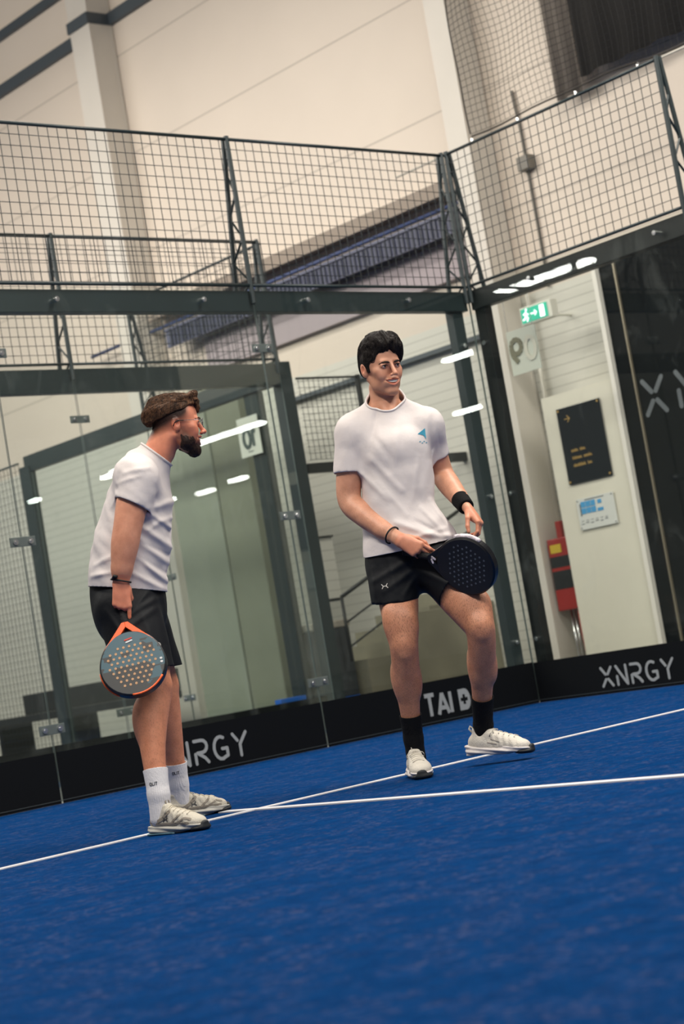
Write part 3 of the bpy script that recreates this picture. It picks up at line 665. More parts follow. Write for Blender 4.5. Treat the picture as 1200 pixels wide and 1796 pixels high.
def np_mesh(name, v, f, material, parent=None, keep=None, **k):
    """keep: vertices to keep (cloth openings); flying crumbs are dropped"""
    if keep is not None:
        f = f[keep[f].all(1)]; used = np.zeros(len(v), bool); used[f.ravel()] = True
        mp = np.cumsum(used)-1; v = v[used]; f = mp[f]
    me = bpy.data.meshes.new(name); me.vertices.add(len(v)); me.vertices.foreach_set('co', np.ascontiguousarray(v, np.float32).ravel())
    me.loops.add(len(f)*4); me.loops.foreach_set('vertex_index', f.ravel().astype(np.int32)); me.polygons.add(len(f))
    me.polygons.foreach_set('loop_start', np.arange(len(f), dtype=np.int32)*4); me.update(calc_edges=True); me.validate()
    me.polygons.foreach_set('use_smooth', [True]*len(me.polygons))
    o = bpy.data.objects.new(name, me); COL.objects.link(o); me.materials.append(material)
    if parent: o.parent = parent
    return props(o, **k)
def biggest(v, f):
    """keep the largest connected piece"""
    n = len(v); lab = np.arange(n)
    e = np.concatenate([f[:, [0, 1]], f[:, [1, 2]], f[:, [2, 3]], f[:, [3, 0]]])
    while True:
        l2 = lab.copy(); np.minimum.at(l2, e[:, 0], lab[e[:, 1]]); np.minimum.at(l2, e[:, 1], lab[e[:, 0]]); l2 = l2[l2]; l2 = l2[l2]
        if (l2 == lab).all(): break
        lab = l2
    c = np.bincount(lab, minlength=n); k = lab == c.argmax(); f = f[k[f].all(1)]; mp = np.cumsum(k)-1; return v[k], mp[f]
def cut_plane(o, p, n, where=None):
    """trim cloth cleanly along a plane; where(co) limits the faces concerned"""
    bm = bmesh.new(); bm.from_mesh(o.data); fs = [f for f in bm.faces if where is None or where(f.calc_center_median())]
    g = set(fs); 
    for f in fs: g.update(f.verts); g.update(f.edges)
    bmesh.ops.bisect_plane(bm, geom=list(g), plane_co=p, plane_no=n, clear_outer=True); bm.to_mesh(o.data); bm.free()
    o.data.polygons.foreach_set('use_smooth', [True]*len(o.data.polygons))
def open_cap(o, p, n, rad, tol=.004):
    """take out the flat end that closes a sleeve or trouser leg"""
    bm = bmesh.new(); bm.from_mesh(o.data); p = Vector(p); n = Vector(n).normalized()
    kill = [f for f in bm.faces if abs((f.calc_center_median()-p).dot(n)) < tol and (f.calc_center_median()-p).length < rad and f.normal.dot(n) > .75]
    bmesh.ops.delete(bm, geom=kill, context='FACES')
    bv = [v for v in bm.verts if v.is_boundary and abs((v.co-p).dot(n)) < tol*2.5 and (v.co-p).length < rad*1.3]; S = set(bv)
    for _ in range(4):
        new = {}
        for v in bv:
            nb = [e.other_vert(v).co for e in v.link_edges if e.is_boundary]
            if len(nb) == 2: new[v] = v.co*.4+(nb[0]+nb[1])*.3
        for v, c in new.items(): v.co = c-n*((c-p).dot(n))
    bm.to_mesh(o.data); bm.free()
def rim_tube(o, name, near, rad, r, material, parent):
    """a rib along the open edge that lies around a point"""
    bm = bmesh.new(); bm.from_mesh(o.data); near = Vector(near)
    es = [e for e in bm.edges if e.is_boundary and all((v.co-near).length < rad for v in e.verts)]
    nb = {}
    for e in es:
        a, b = e.verts; nb.setdefault(a.index, []).append(b.index); nb.setdefault(b.index, []).append(a.index)
    bm.verts.ensure_lookup_table(); best = []; seen = set()
    for st in nb:
        if st in seen: continue
        path = [st]; seen.add(st)
        while True:
            nx = [q for q in nb[path[-1]] if q not in seen]
            if not nx: break
            path.append(nx[0]); seen.add(nx[0])
        if len(path) > len(best): best = path
    pts = [bm.verts[i].co.copy() for i in best]; bm.free()
    if len(pts) < 12: return None
    for _ in range(6): pts = [(pts[i-1]+pts[i]*2+pts[(i+1) % len(pts)])/4 for i in range(len(pts))]
    m = MB(); m.tube(pts[::2], r, 8, closed=True); return m.build(name, material, parent, smooth=True)
def strands(o, n, flow, length, r, seed=1, name='hair_strands', where=None, lift=.002, jitter=.35):
    """fine locks lying on the hair mass along flow(p) -> direction"""
    rn = np.random.default_rng(seed); v = vco(o); nn = np.empty(len(v)*3, np.float32); o.data.vertices.foreach_get('normal', nn); nn = nn.reshape(-1, 3)
    idx = np.arange(len(v)) if where is None else np.nonzero(where(v))[0]
    m = MB()
    for i in rn.choice(idx, min(n, len(idx)), replace=False):
        p = v[i]; d = nrm(flow(p)+rn.normal(0, jitter, 3)*.5); L = length*rn.uniform(.6, 1.3); pts = []
        q = p-nn[i]*.001
        for k in range(5):
            ok, loc, no, f_ = o.closest_point_on_mesh(Vector(q)); no = np.array(no); loc = np.array(loc)
            q = loc+no*lift*(.2+.3*k if k < 3 else 1.0+.35*(k-3)); pts.append(q)
            d = nrm(d-no*(d@no)*.9+rn.normal(0, .10, 3)); q = q+d*L/4
        m.tube(pts, [r, r*1.1, r, r*.7, r*.25], 4)
    return m.build(name, o.data.materials[0], o, smooth=True)
def cloth(o, th=.0025):
    m = o.modifiers.new('cloth', 'SOLIDIFY'); m.thickness = th; m.offset = -1; return o
def tint_attr(o, rgb, fuzz):
    me = o.data; a = me.attributes.new('tint', 'FLOAT_COLOR', 'POINT'); c = np.ones((len(me.vertices), 4), np.float32); c[:, :3] = rgb; a.data.foreach_set('color', c.ravel())
    b = me.attributes.new('fuzz', 'FLOAT', 'POINT'); b.data.foreach_set('value', np.asarray(fuzz, np.float32))
def vco(o):
    a = np.empty(len(o.data.vertices)*3, np.float32); o.data.vertices.foreach_get('co', a); return a.reshape(-1, 3).astype(np.float64)
def skin_material(name):
    m = bpy.data.materials.new(name); m.use_nodes = True; nt = m.node_tree; N = nt.nodes; L = nt.links; b = N['Principled BSDF']
    at = N.new('ShaderNodeAttribute'); at.attribute_name = 'tint'; fz = N.new('ShaderNodeAttribute'); fz.attribute_name = 'fuzz'
    tc = N.new('ShaderNodeTexCoord'); n = N.new('ShaderNodeTexNoise'); n.inputs['Scale'].default_value = 26; n.inputs['Detail'].default_value = 5
    L.new(tc.outputs['Object'], n.inputs['Vector']); r = N.new('ShaderNodeValToRGB'); r.color_ramp.elements[0].position = .3; r.color_ramp.elements[1].position = .7
    r.color_ramp.elements[0].color = (.86, .80, .78, 1); r.color_ramp.elements[1].color = (1.06, 1.05, 1.05, 1); L.new(n.outputs['Fac'], r.inputs['Fac'])
    mu = N.new('ShaderNodeMixRGB'); mu.blend_type = 'MULTIPLY'; mu.inputs[0].default_value = 1; L.new(at.outputs['Color'], mu.inputs[1]); L.new(r.outputs['Color'], mu.inputs[2])
    # body hair: fine dark flecks, longer along the limb
    mp = N.new('ShaderNodeMapping'); mp.inputs['Scale'].default_value = (480, 480, 100); h = N.new('ShaderNodeTexNoise'); h.inputs['Scale'].default_value = 1; h.inputs['Detail'].default_value = 2
    L.new(tc.outputs['Object'], mp.inputs[0]); L.new(mp.outputs[0], h.inputs['Vector'])
    hr = N.new('ShaderNodeValToRGB'); hr.color_ramp.elements[0].position = .53; hr.color_ramp.elements[0].color = (0, 0, 0, 1); hr.color_ramp.elements[1].position = .66; hr.color_ramp.elements[1].color = (.62, .62, .62, 1)
    L.new(h.outputs['Fac'], hr.inputs['Fac']); hm = N.new('ShaderNodeMath'); hm.operation = 'MULTIPLY'; L.new(hr.outputs['Color'], hm.inputs[0]); L.new(fz.outputs['Fac'], hm.inputs[1])
    mx = N.new('ShaderNodeMixRGB'); mx.inputs[2].default_value = (*lin(62, 40, 30), 1); L.new(hm.outputs[0], mx.inputs[0]); L.new(mu.outputs[0], mx.inputs[1]); L.new(mx.outputs[0], b.inputs['Base Color'])
    b.inputs['Roughness'].default_value = .48; b.inputs['Subsurface Weight'].default_value = .12; b.inputs['Subsurface Radius'].default_value = (.012, .005, .003); b.inputs['Subsurface Scale'].default_value = 1.0
    bp = N.new('ShaderNodeBump'); bp.inputs['Strength'].default_value = .12; bp.inputs['Distance'].default_value = .004; n3 = N.new('ShaderNodeTexNoise'); n3.inputs['Scale'].default_value = 260; L.new(tc.outputs['Object'], n3.inputs['Vector'])
    L.new(n3.outputs['Fac'], bp.inputs['Height']); L.new(bp.outputs['Normal'], b.inputs['Normal'])
    return m
def cloth_material(name, col, sc=700, bump=.25, rough=.85, col2=None):
    m = bpy.data.materials.new(name); m.use_nodes = True; nt = m.node_tree; N = nt.nodes; L = nt.links; b = N['Principled BSDF']
    b.inputs['Base Color'].default_value = (*col, 1); b.inputs['Roughness'].default_value = rough; b.inputs['Specular IOR Level'].default_value = .2
    tc = N.new('ShaderNodeTexCoord'); n = N.new('ShaderNodeTexNoise'); n.inputs['Scale'].default_value = sc; L.new(tc.outputs['Object'], n.inputs['Vector'])
    n2 = N.new('ShaderNodeTexNoise'); n2.inputs['Scale'].default_value = 22; n2.inputs['Detail'].default_value = 3; L.new(tc.outputs['Object'], n2.inputs['Vector'])
    b1 = N.new('ShaderNodeBump'); b1.inputs['Strength'].default_value = bump; b1.inputs['Distance'].default_value = .002; L.new(n.outputs['Fac'], b1.inputs['Height'])
    b2 = N.new('ShaderNodeBump'); b2.inputs['Strength'].default_value = .25; b2.inputs['Distance'].default_value = .01; L.new(n2.outputs['Fac'], b2.inputs['Height']); L.new(b1.outputs['Normal'], b2.inputs['Normal']); L.new(b2.outputs['Normal'], b.inputs['Normal'])
    return m
def hair_material(name, c1, c2, scale=(500, 500, 60)):
    m = bpy.data.materials.new(name); m.use_nodes = True; nt = m.node_tree; N = nt.nodes; L = nt.links; b = N['Principled BSDF']
    tc = N.new('ShaderNodeTexCoord'); mp = N.new('ShaderNodeMapping'); mp.inputs['Scale'].default_value = scale; n = N.new('ShaderNodeTexNoise'); n.inputs['Scale'].default_value = 1; n.inputs['Detail'].default_value = 3
    L.new(tc.outputs['Object'], mp.inputs[0]); L.new(mp.outputs[0], n.inputs['Vector']); r = N.new('ShaderNodeValToRGB'); r.color_ramp.elements[0].position = .35; r.color_ramp.elements[1].position = .68
    r.color_ramp.elements[0].color = (*c1, 1); r.color_ramp.elements[1].color = (*c2, 1); L.new(n.outputs['Fac'], r.inputs['Fac'])
    n2 = N.new('ShaderNodeTexNoise'); n2.inputs['Scale'].default_value = 45; n2.inputs['Detail'].default_value = 2; L.new(tc.outputs['Object'], n2.inputs['Vector']); r2 = N.new('ShaderNodeValToRGB'); r2.color_ramp.elements[0].position = .35; r2.color_ramp.elements[0].color = (.5, .5, .5, 1); r2.color_ramp.elements[1].position = .65
    L.new(n2.outputs['Fac'], r2.inputs['Fac']); mm = N.new('ShaderNodeMixRGB'); mm.blend_type = 'MULTIPLY'; mm.inputs[0].default_value = 1; L.new(r.outputs['Color'], mm.inputs[1]); L.new(r2.outputs['Color'], mm.inputs[2]); L.new(mm.outputs[0], b.inputs['Base Color'])
    b.inputs['Roughness'].default_value = .55; b.inputs['Specular IOR Level'].default_value = .3
    bp = N.new('ShaderNodeBump'); bp.inputs['Strength'].default_value = .3; bp.inputs['Distance'].default_value = .003; L.new(n.outputs['Fac'], bp.inputs['Height']); L.new(bp.outputs['Normal'], b.inputs['Normal'])
    return m
# ---------------------------------------------------------------- head, in its own measure: chin at z 0, crown .235, face towards -y
class Head:
    def __init__(s, origin, yaw, pitch=0, roll=0, scale=1.0):
        Ry = Matrix.Rotation(yaw, 3, 'Z') @ Matrix.Rotation(pitch, 3, 'X') @ Matrix.Rotation(roll, 3, 'Y')
        s.R = np.array(Ry); s.o = V3(*origin); s.s = scale
    def p(s, q): return s.o+s.R @ (V3(*q)*s.s)
    def d(s, q): return s.R @ V3(*q)
    def inv(s, v): return ((v-s.o) @ s.R)/s.s
    def ell(s, F, c, r, k, op='add', rot=None):
        R = s.R if rot is None else s.R @ np.array(Matrix.Rotation(rot[1], 3, rot[0])); F.ell(s.p(c), [x*s.s for x in r], k, R, op)
    def cap(s, F, a, b, ra, rb, k, side=None, op='add'):
        f = lambda r: tuple(x*s.s for x in r) if isinstance(r, tuple) else r*s.s
        F.cap(s.p(a), s.p(b), f(ra), f(rb), k, None if side is None else s.d(side), op)
    def mat4(s):
        m = Matrix.Identity(4)
        for i in range(3):
            for j in range(3): m[i][j] = s.R[i, j]*s.s
            m[i][3] = s.o[i]
        return m
def sculpt_jaw(H, F, drop=0.0, k=.018):
    b = drop*.75
    for sx in (-1, 1):
        H.cap(F, (sx*.052, .0, .074), (sx*.042, -.020, .046-drop*.4), .017, .015, k)
        H.cap(F, (sx*.042, -.020, .044-drop*.4), (sx*.012, -.074+b, .015-drop), .015, .013, k)
        H.ell(F, (sx*.033, -.044, .056), (.020, .028, .028), .025)
    H.ell(F, (0, -.077+b, .019-drop), (.020, .015, .015), k)
def sculpt_head(H, F, smile=1.0, openj=.0, nose=1.0, lids=.5):
    H.ell(F, (0, .010, .150), (.073, .086, .084), .02)
    H.ell(F, (0, -.030, .150), (.064, .055, .068), .03)
    H.cap(F, (0, -.030, .105), (0, -.045, .045-openj), (.056, .050), (.040, .036), .025, side=(1, 0, 0))
    sculpt_jaw(H, F, openj)
    for sx in (-1, 1):
        H.ell(F, (sx*.042, -.060, .100), (.022, .018, .015), .025)                       # cheekbone
        H.ell(F, (sx*.037, -.070, .080), (.016, .012, .014*smile), .022)                 # raised cheek
    H.cap(F, (-.036, -.080, .136), (.036, -.080, .136), .009, .009, .014)                # brow
    for sx in (-1, 1): H.ell(F, (sx*.031, -.094, .121), (.018, .012, .0125), .010, 'cut')   # socket
    H.cap(F, (0, -.088, .128), (0, -.110*nose, .088), .0075, .0095, .010)                # nose
    H.ell(F, (0, -.113*nose, .084), (.0105, .0095, .0085), .006)
    for sx in (-1, 1):
        H.ell(F, (sx*.0125, -.102, .081), (.0075, .009, .0068), .005)
        H.ell(F, (sx*.006, -.107, .0735), (.0036, .0055, .0035), .002, 'cut')
    for sx in (-1, 1):                                                                     # lids around the eye, with an open slit
        H.ell(F, (sx*.031, -.0775, .1195), (.0165, .0135, .0125), .004)
        H.ell(F, (sx*.031, -.092, .1185), (.0128, .0095, .0030+.0024*lids), .0015, 'cut')
        H.cap(F, (sx*.020, -.0925, .1265), (sx*.043, -.084, .1245), .003, .0028, .004)
    # mouth: lips pulled wide, gap between them
    w = .028+.0070*smile; zc = .0530-openj*.3; up = .0085*smile; gap = .0050+openj*.5
    H.ell(F, (0, -.076, zc), (.034, .019, .024), .016)
    n = 6; xs_ = [-1+2*i/n for i in range(n+1)]
    Yf = lambda t: -.0965+.0165*t*t
    for a_, b_ in zip(xs_[:-1], xs_[1:]):
        th = lambda t, r: r*(1-.62*t*t)
        H.cap(F, (a_*w, Yf(a_), zc+.0020+(gap+.0025)*(1-a_*a_)+up*a_*a_), (b_*w, Yf(b_), zc+.0020+(gap+.0025)*(1-b_*b_)+up*b_*b_), th(a_, .0040), th(b_, .0040), .004)
        lb = .002+openj*.45
        H.cap(F, (a_*w, Yf(a_)+lb, zc-(gap+.0062)*(1-a_*a_)+up*a_*a_), (b_*w, Yf(b_)+lb, zc-(gap+.0062)*(1-b_*b_)+up*b_*b_), th(a_, .0042), th(b_, .0042), .004)
    for a_, b_ in zip(xs_[:-1], xs_[1:]):
        c_ = lambda t: (t*(w-.003), Yf(t)-.0015, zc-.0010+up*t*t); rr = lambda t: (.006, max(.0012, (gap+.0018)*(1-t*t)))
        H.cap(F, c_(a_), c_(b_), (rr(a_)[1],)*2, (rr(b_)[1],)*2, .001, op='cut')
    for sx in (-1, 1): H.cap(F, (sx*.018, -.0965, .084), (sx*(w+.007), -.080, zc+.004), .0022, .0022, .008, op='cut')   # smile line
    # ears
    for sx in (-1, 1):
        H.ell(F, (sx*.075, .008, .114), (.0085, .0175, .030), .005, rot=('X', -.18))
        H.ell(F, (sx*.0825, .002, .116), (.0065, .0085, .015), .002, 'cut')
        H.ell(F, (sx*.072, .001, .094), (.009, .010, .012), .006)
def head_tint(H, v, base, lip=(.56, .32, .29), blush=.25, stubble=0.0, fade=False, brows=None, oj=0.0):
    q = H.inv(v); x, y, z = q[:, 0], q[:, 1], q[:, 2]; c = np.tile(np.array(base), (len(v), 1)); g = lambda d2, w: np.exp(-d2/w**2)[:, None]
    inh = (z > -.02) & (z < .26) & (np.abs(x) < .1) & (y > -.14) & (y < .14); M = inh[:, None].astype(float)
    red = np.array([1.04, .74, .68])
    for sx in (-1, 1):
        c = c*(1-M*g((x-sx*.042)**2+(z-.085)**2+(y+.07)**2, .024)*blush)+c*red*(M*g((x-sx*.042)**2+(z-.085)**2+(y+.07)**2, .024)*blush)
        e = M*g((x-sx*.08)**2+(y-.008)**2+(z-.114)**2, .022)*.6; c = c*(1-e)+c*np.array([1.05, .66, .58])*e
        e = M*g(((x-sx*.031)**2)+(y+.088)**2+((z-.117)*1.3)**2, .013)*.35; c = c*(1-e)+c*np.array([.66, .5, .5])*e
    e = M*g(x**2*.8+(y+.115)**2+(z-.083)**2, .016)*.35; c = c*(1-e)+c*red*e
    zc = .054
    t_ = np.abs(x)/.030; zz = z-zc+oj*.45-.0065*t_**2; hw = (.0125+oj*.5)*np.clip(1-t_**2, 0, 1)**.6+.0005
    lipm = M*((np.abs(zz) < hw)*(t_ < 1)*(y < -.080))[:, None]*.85
    c = c*(1-lipm)+np.array(base)*np.array(lip)/.62*lipm
    if stubble:
        jaw = 1/(1+np.exp((z-.052-.9*np.maximum(y+.07, 0))/.006))*(y < .012)*(z > -.02)*1/(1+np.exp((y-.0)/.01))
        mou = np.exp(-((x/.026)**4))*np.exp(-((z-.067)/.006)**2)*(y < -.07)
        e = (np.clip(jaw+mou*.8, 0, 1)*stubble)[:, None]*M*(1-lipm); c = c*(1-e)+np.array(lin(70, 48, 38))*e
    if fade:   # short clipped sides and nape: dark on top, running out into skin towards the neck
        lim = .058+(.105-y)*.40; e = np.clip((z-lim)/.040, 0, 1)**.9*(1/(1+np.exp(-(y+.042)/.006)))
        ear = np.exp(-((y-.008)**2+(z-.108)**2)/.019**2); e = (e*(1-ear)*.97)[:, None]*M; c = c*(1-e)+np.array(fade)*e
    return c
def eye(H, sx, parent, look=0.0, iris=(.03, .015, .01)):
    me = bpy.data.meshes.new('eye'); bm = bmesh.new(); bmesh.ops.create_uvsphere(bm, u_segments=20, v_segments=16, radius=.0118*H.s)
    bm.to_mesh(me); bm.free(); o = bpy.data.objects.new('eye', me); COL.objects.link(o); o.parent = parent
    me.materials.append(mat('eye_white', lin(205, 196, 190), .25)); me.materials.append(mat('eye_iris_%d' % round(iris[0]*100), iris, .15))
    d = Vector((math.sin(look), -math.cos(look), 0.02))
    for p in me.polygons: p.use_smooth = True; p.material_index = 1 if p.center.normalized().dot(d) > .86 else 0
    m = H.mat4(); m2 = Matrix.Translation(Vector(H.p((sx*.031, -.0785, .1185)))) @ m.to_3x3().normalized().to_4x4(); o.matrix_local = m2; return o
def teeth(H, parent, zc=.054, w=.024, h=.0040, up=.006):
    m = MB(); n = 14
    for i in range(n):
        a0 = -1+2*i/n; a1 = -1+2*(i+1)/n
        P = lambda a, dz, dy: Vector(H.p((a*w, -.0948+.0150*a*a+dy, zc+.0018+up*a*a+dz*(1-.5*a*a))))
        m.add([P(a0, -h, 0), P(a1, -h, 0), P(a1, h, 0), P(a0, h, 0), P(a0, -h, .004), P(a1, -h, .004), P(a1, h, .004), P(a0, h, .004)], [(0,1,2,3), (7,6,5,4), (3,2,6,7), (0,4,5,1)])
    return m.build('teeth', mat('tooth', lin(250, 240, 224), .35), parent)
def brows(H, parent, material, lift=0.0, th=.0032):
    for sx in (-1, 1):
        pts = [H.p((sx*x, y, z+lift)) for x, y, z in ((.011, -.0955, .1345), (.020, -.0968, .1372), (.030, -.0935, .1390), (.040, -.0855, .1380), (.049, -.074, .1330))]
        m = MB(); m.tube(pts, [.0026, th+.0008, th, .0026, .0014], 8); m.build('eyebrow', material, parent, smooth=True)
        m = MB(); m.tube([H.p((sx*x, y, z)) for x, y, z in ((.0175, -.0895, .1185), (.024, -.0925, .1222), (.031, -.0925, .1235), (.038, -.089, .1222), (.0455, -.082, .1180))], .0013, 6); m.build('lashes', material, parent, smooth=True)
# ---------------------------------------------------------------- hand: palm, four unequal fingers, thumb off the side
def hand(F, wrist, D, W, P, s=1.0, curls=None, thumb=None, spread=(.0, .0, .0, .0), k=.0035):
    """D towards the knuckles, W towards the index side, P out of the palm"""
    D = nrm(D); W = nrm(V3(*W)-D*(V3(*W)@D)); P0 = np.cross(D, W); P = P0 if P0@V3(*P) > 0 else -P0; w = V3(*wrist); tips = []
    base = [w+D*(.090*s)+W*(.027*s), w+D*(.093*s)+W*(.009*s), w+D*(.088*s)-W*(.010*s), w+D*(.079*s)-W*(.027*s)]
    for b, r in zip(base, (.0125, .0125, .0120, .0110)):
        F.cap(w+D*.012*s+(b-w-D*.09*s)*.55, b, .0165*s, r*s, .012)
    F.ell(w+D*.04*s+P*.006*s, (.030*s, .020*s, .035*s), .012, np.stack([W, P, D], 1))
    F.ell(w+D*.032*s+W*.024*s+P*.010*s, (.014*s, .014*s, .024*s), .010, np.stack([W, P, D], 1))       # ball of the thumb
    L = ((.044, .026, .022), (.048, .030, .023), (.045, .028, .022), (.036, .022, .020)); R = (.0088, .0090, .0085, .0076)
    for i in range(4):
        p = base[i]; a = 0
        for j in range(3):
            a += math.radians(curls[i][j]); d = nrm(D*math.cos(a)+P*math.sin(a)+W*spread[i]); q = p+d*L[i][j]*s
            F.cap(p, q, (R[i]-.0006*j)*s, (R[i]-.0006*(j+1))*s, k); p = q
        tips.append(p)
    t0 = w+D*.022*s+W*.026*s+P*.008*s
    for (off, r0, r1) in thumb:
        t1 = t0+(D*off[0]+W*off[1]+P*off[2])*s; F.cap(t0, t1, r0*s, r1*s, .005); t0 = t1
    return tips
# ---------------------------------------------------------------- shared gear
SKIN = skin_material('skin'); SHIRT = cloth_material('white_cotton', lin(222, 214, 212)); SHORTS = cloth_material('black_shorts', lin(17, 20, 25), 500, .2, .6)
SOCKW = cloth_material('white_sock', lin(224, 222, 224), 300, .6); SOCKB = cloth_material('black_sock', lin(16, 17, 20), 300, .6); BAND = cloth_material('black_towelling', lin(14, 14, 16), 260, 1.0)
CORD = mat('black_cord', lin(12, 12, 14), .6)
SHOEW = mat('shoe_white_knit', lin(214, 208, 196), .75, bump=(180, .35)); SOLEW = mat('shoe_white_foam', lin(212, 206, 204), .55); RUBBER = mat('black_rubber', lin(28, 32, 36), .6)
SHOEG = mat('shoe_grey_mesh', lin(196, 190, 176), .75, bump=(220, .4)); OVERL = mat('shoe_taupe_overlay', lin(138, 130, 118), .6); SOLEG = mat('shoe_grey_foam', lin(186, 184, 176), .55); TEAL = mat('sole_teal', lin(96, 130, 142), .4)
PRINT = mat('grey_print', lin(178, 176, 172), .5); DARKPRINT = mat('dark_print', lin(58, 60, 62), .5)
def fr_mat(loc, zdeg, pitch=0, roll=0):
    return Matrix.Translation(Vector(loc)) @ Matrix.Rotation(math.radians(zdeg), 4, 'Z') @ Matrix.Rotation(math.radians(pitch), 4, 'Y') @ Matrix.Rotation(math.radians(roll), 4, 'X')
def arch_mark(mb, T, s):
    """interlocking pair of arcs, like the printed mark on shorts and shoes"""
    stroke_mesh([[(-.5*s, .36*s)]+[(-.30*s, .10*s), (-.30*s, -.10*s)]+[(-.5*s, -.36*s)]], T, .15*s, mb=mb)
    stroke_mesh([[(.5*s, .36*s)]+[(.30*s, .10*s), (.30*s, -.10*s)]+[(.5*s, -.36*s)]], T, .15*s, mb=mb)
    stroke_mesh([[(-.3*s, 0), (.3*s, 0)]], T, .15*s, mb=mb)
    return mb
def on_surface(o, T, lift=.001):
    """wrap print onto a surface: T(u, v) gives origin and ray direction in the surface's own space"""
    def f(u, v, w):
        p, d = T(u, v); ok, loc, n, i = o.ray_cast(Vector(p), Vector(d), distance=.6)
        return tuple((loc-Vector(d)*(lift+w)) if ok else Vector(p)+Vector(d)*.3)
    return f
def shoe(parent, loc, zdeg, pitch, kind, side=1, roll=0, size=1.0):
    """toe along +x; built 0.30 long and resting on z 0"""
    mt = fr_mat(loc, zdeg, pitch, roll) @ Matrix.Scale(size, 4); g = lambda: Field(axis_pts((-.17, .19, .003)), axis_pts((-.08, .08, .003)), axis_pts((-.015, .17, .003)))
    w = kind == 'white'
    U = g()
    U.ell((-.085, 0, .052), (.050, .036, .045), .01); U.cap((-.06, 0, .045), (.075, .003*side, .042), (.036, .040), (.045, .028), .02, side=(0, 1, 0))
    U.ell((.095, .004*side, .034), (.052, .044, .030), .015); U.cap((-.03, 0, .085), (.075, 0, .055), (.030, .022), (.034, .020), .02, side=(0, 1, 0))
    U.cap((-.085, 0, .06), (-.098, 0, .108), (.030, .024), (.024, .012), .012, side=(0, 1, 0)); U.cap((-.055, 0, .06), (-.035, 0, .108), (.034, .030), (.024, .013), .015, side=(0, 1, 0))
    U.ell((-.066, 0, .125), (.030, .024, .050), .006, op='cut'); U.half((0, 0, .022), (0, 0, -1))
    U.disp(lambda X, Y, Z: .0012*np.sin(X*230+Z*90)*((X > -.02) & (X < .11)), (-.2, -.1, 0), (.2, .1, .1))
    v, f = biggest(*U.mesh(2)); up = np_mesh('shoe', v, f, SHOEW if w else SHOEG, parent); up.matrix_local = mt
    S = g(); S.cap((-.105, 0, .02), (.055, .003*side, .020), (.042, .026), (.051, .020), .02, side=(0, 1, 0)); S.ell((.090, .005*side, .024), (.066, .048, .020), .02)
    if w: S.cap((-.125, 0, .012), (-.09, 0, .018), (.040, .018), (.045, .02), .02, side=(0, 1, 0)); S.ell((-.125, 0, .038), (.024, .034, .022), .012)
    else: S.ell((-.118, 0, .030), (.030, .036, .026), .012)
    S.half((0, 0, .002), (0, 0, -1)); S.half((0, 0, .044 if w else .036), (0, 0, 1), lo=(-.2, -1, 0)); S.half((.03, 0, .040), (.12, 0, 1), .004)
    S.disp(lambda X, Y, Z: -.0025*np.sin((Z+X*.12)*330), (-.2, -.1, .004), (.2, .1, .05))
    v, f = biggest(*S.mesh(1)); so = np_mesh('sole', v, f, SOLEW if w else SOLEG, up)
    # rubber under the toe, curling up in front
    T_ = g(); T_.ell((.118, .005*side, .012), (.044, .045, .014), .006); T_.half((0, 0, -.0015), (0, 0, -1)); T_.half((.075, 0, 0), (-1, 0, 0))
    T_.cap((.150, 0, .014), (.153, 0, .030), (.028, .011), (.020, .009), .01, side=(0, 1, 0))
    v, f = biggest(*T_.mesh(1)); np_mesh('toe_rubber', v, f, RUBBER, up)
    if not w:
        Q = g(); Q.cap((-.13, 0, .006), (.02, 0, .004), (.043, .008), (.048, .006), .01, side=(0, 1, 0)); Q.half((0, 0, -.001), (0, 0, -1)); v, f = biggest(*Q.mesh(1)); np_mesh('outsole', v, f, TEAL, up)
    me = up
    dg = bpy.context.evaluated_depsgraph_get(); dg.update()
    # laces lie over the instep
    def top(x, y): ok, p, n, i = me.ray_cast(Vector((x, y, .3)), Vector((0, 0, -1))); return (p+n*.0015) if ok else Vector((x, y, .07))
    lm = SHOEW if w else mat('lace_cream', lin(206, 198, 180), .7)
    for i in range(5):
        x = -.012+i*.023; m = MB(); m.tube([top(x+(.006 if j % 2 else 0)*0+abs(j-3)*.0022, (-1+j/3)*.024) for j in range(7)], .0026, 6); m.build('lace', lm, up, smooth=True)
    m = MB()
    for s2 in (-1, 1): m.tube([top(-.016, 0)+Vector((0, 0, .003))]+[Vector((-.016+.010*math.sin(a), s2*(.014+.012*(1-math.cos(a))), .098+.012*math.sin(a)-.010*a/PI)) for a in (1.2, 2.0, 2.8, 3.6)]+[top(-.012, s2*.008)+Vector((0, 0, .003))], .0018, 5)
    m.build('lace_bow', lm, up, smooth=True)
    m = MB(); m.tube([Vector((-.028, -.009, .106)), Vector((-.034, -.009, .128)), Vector((-.036, 0, .133)), Vector((-.034, .009, .128)), Vector((-.028, .009, .106))], .0035, 6); m.build('tongue_loop', SHOEW if w else OVERL, up, smooth=True)
    m = MB(); m.tube([Vector((-.112, -.004, .098)), Vector((-.126, 0, .114)), Vector((-.122, 0, .124)), Vector((-.108, .004, .114))], .004, 6); m.build('heel_loop', SHOEW if w else OVERL, up, smooth=True)
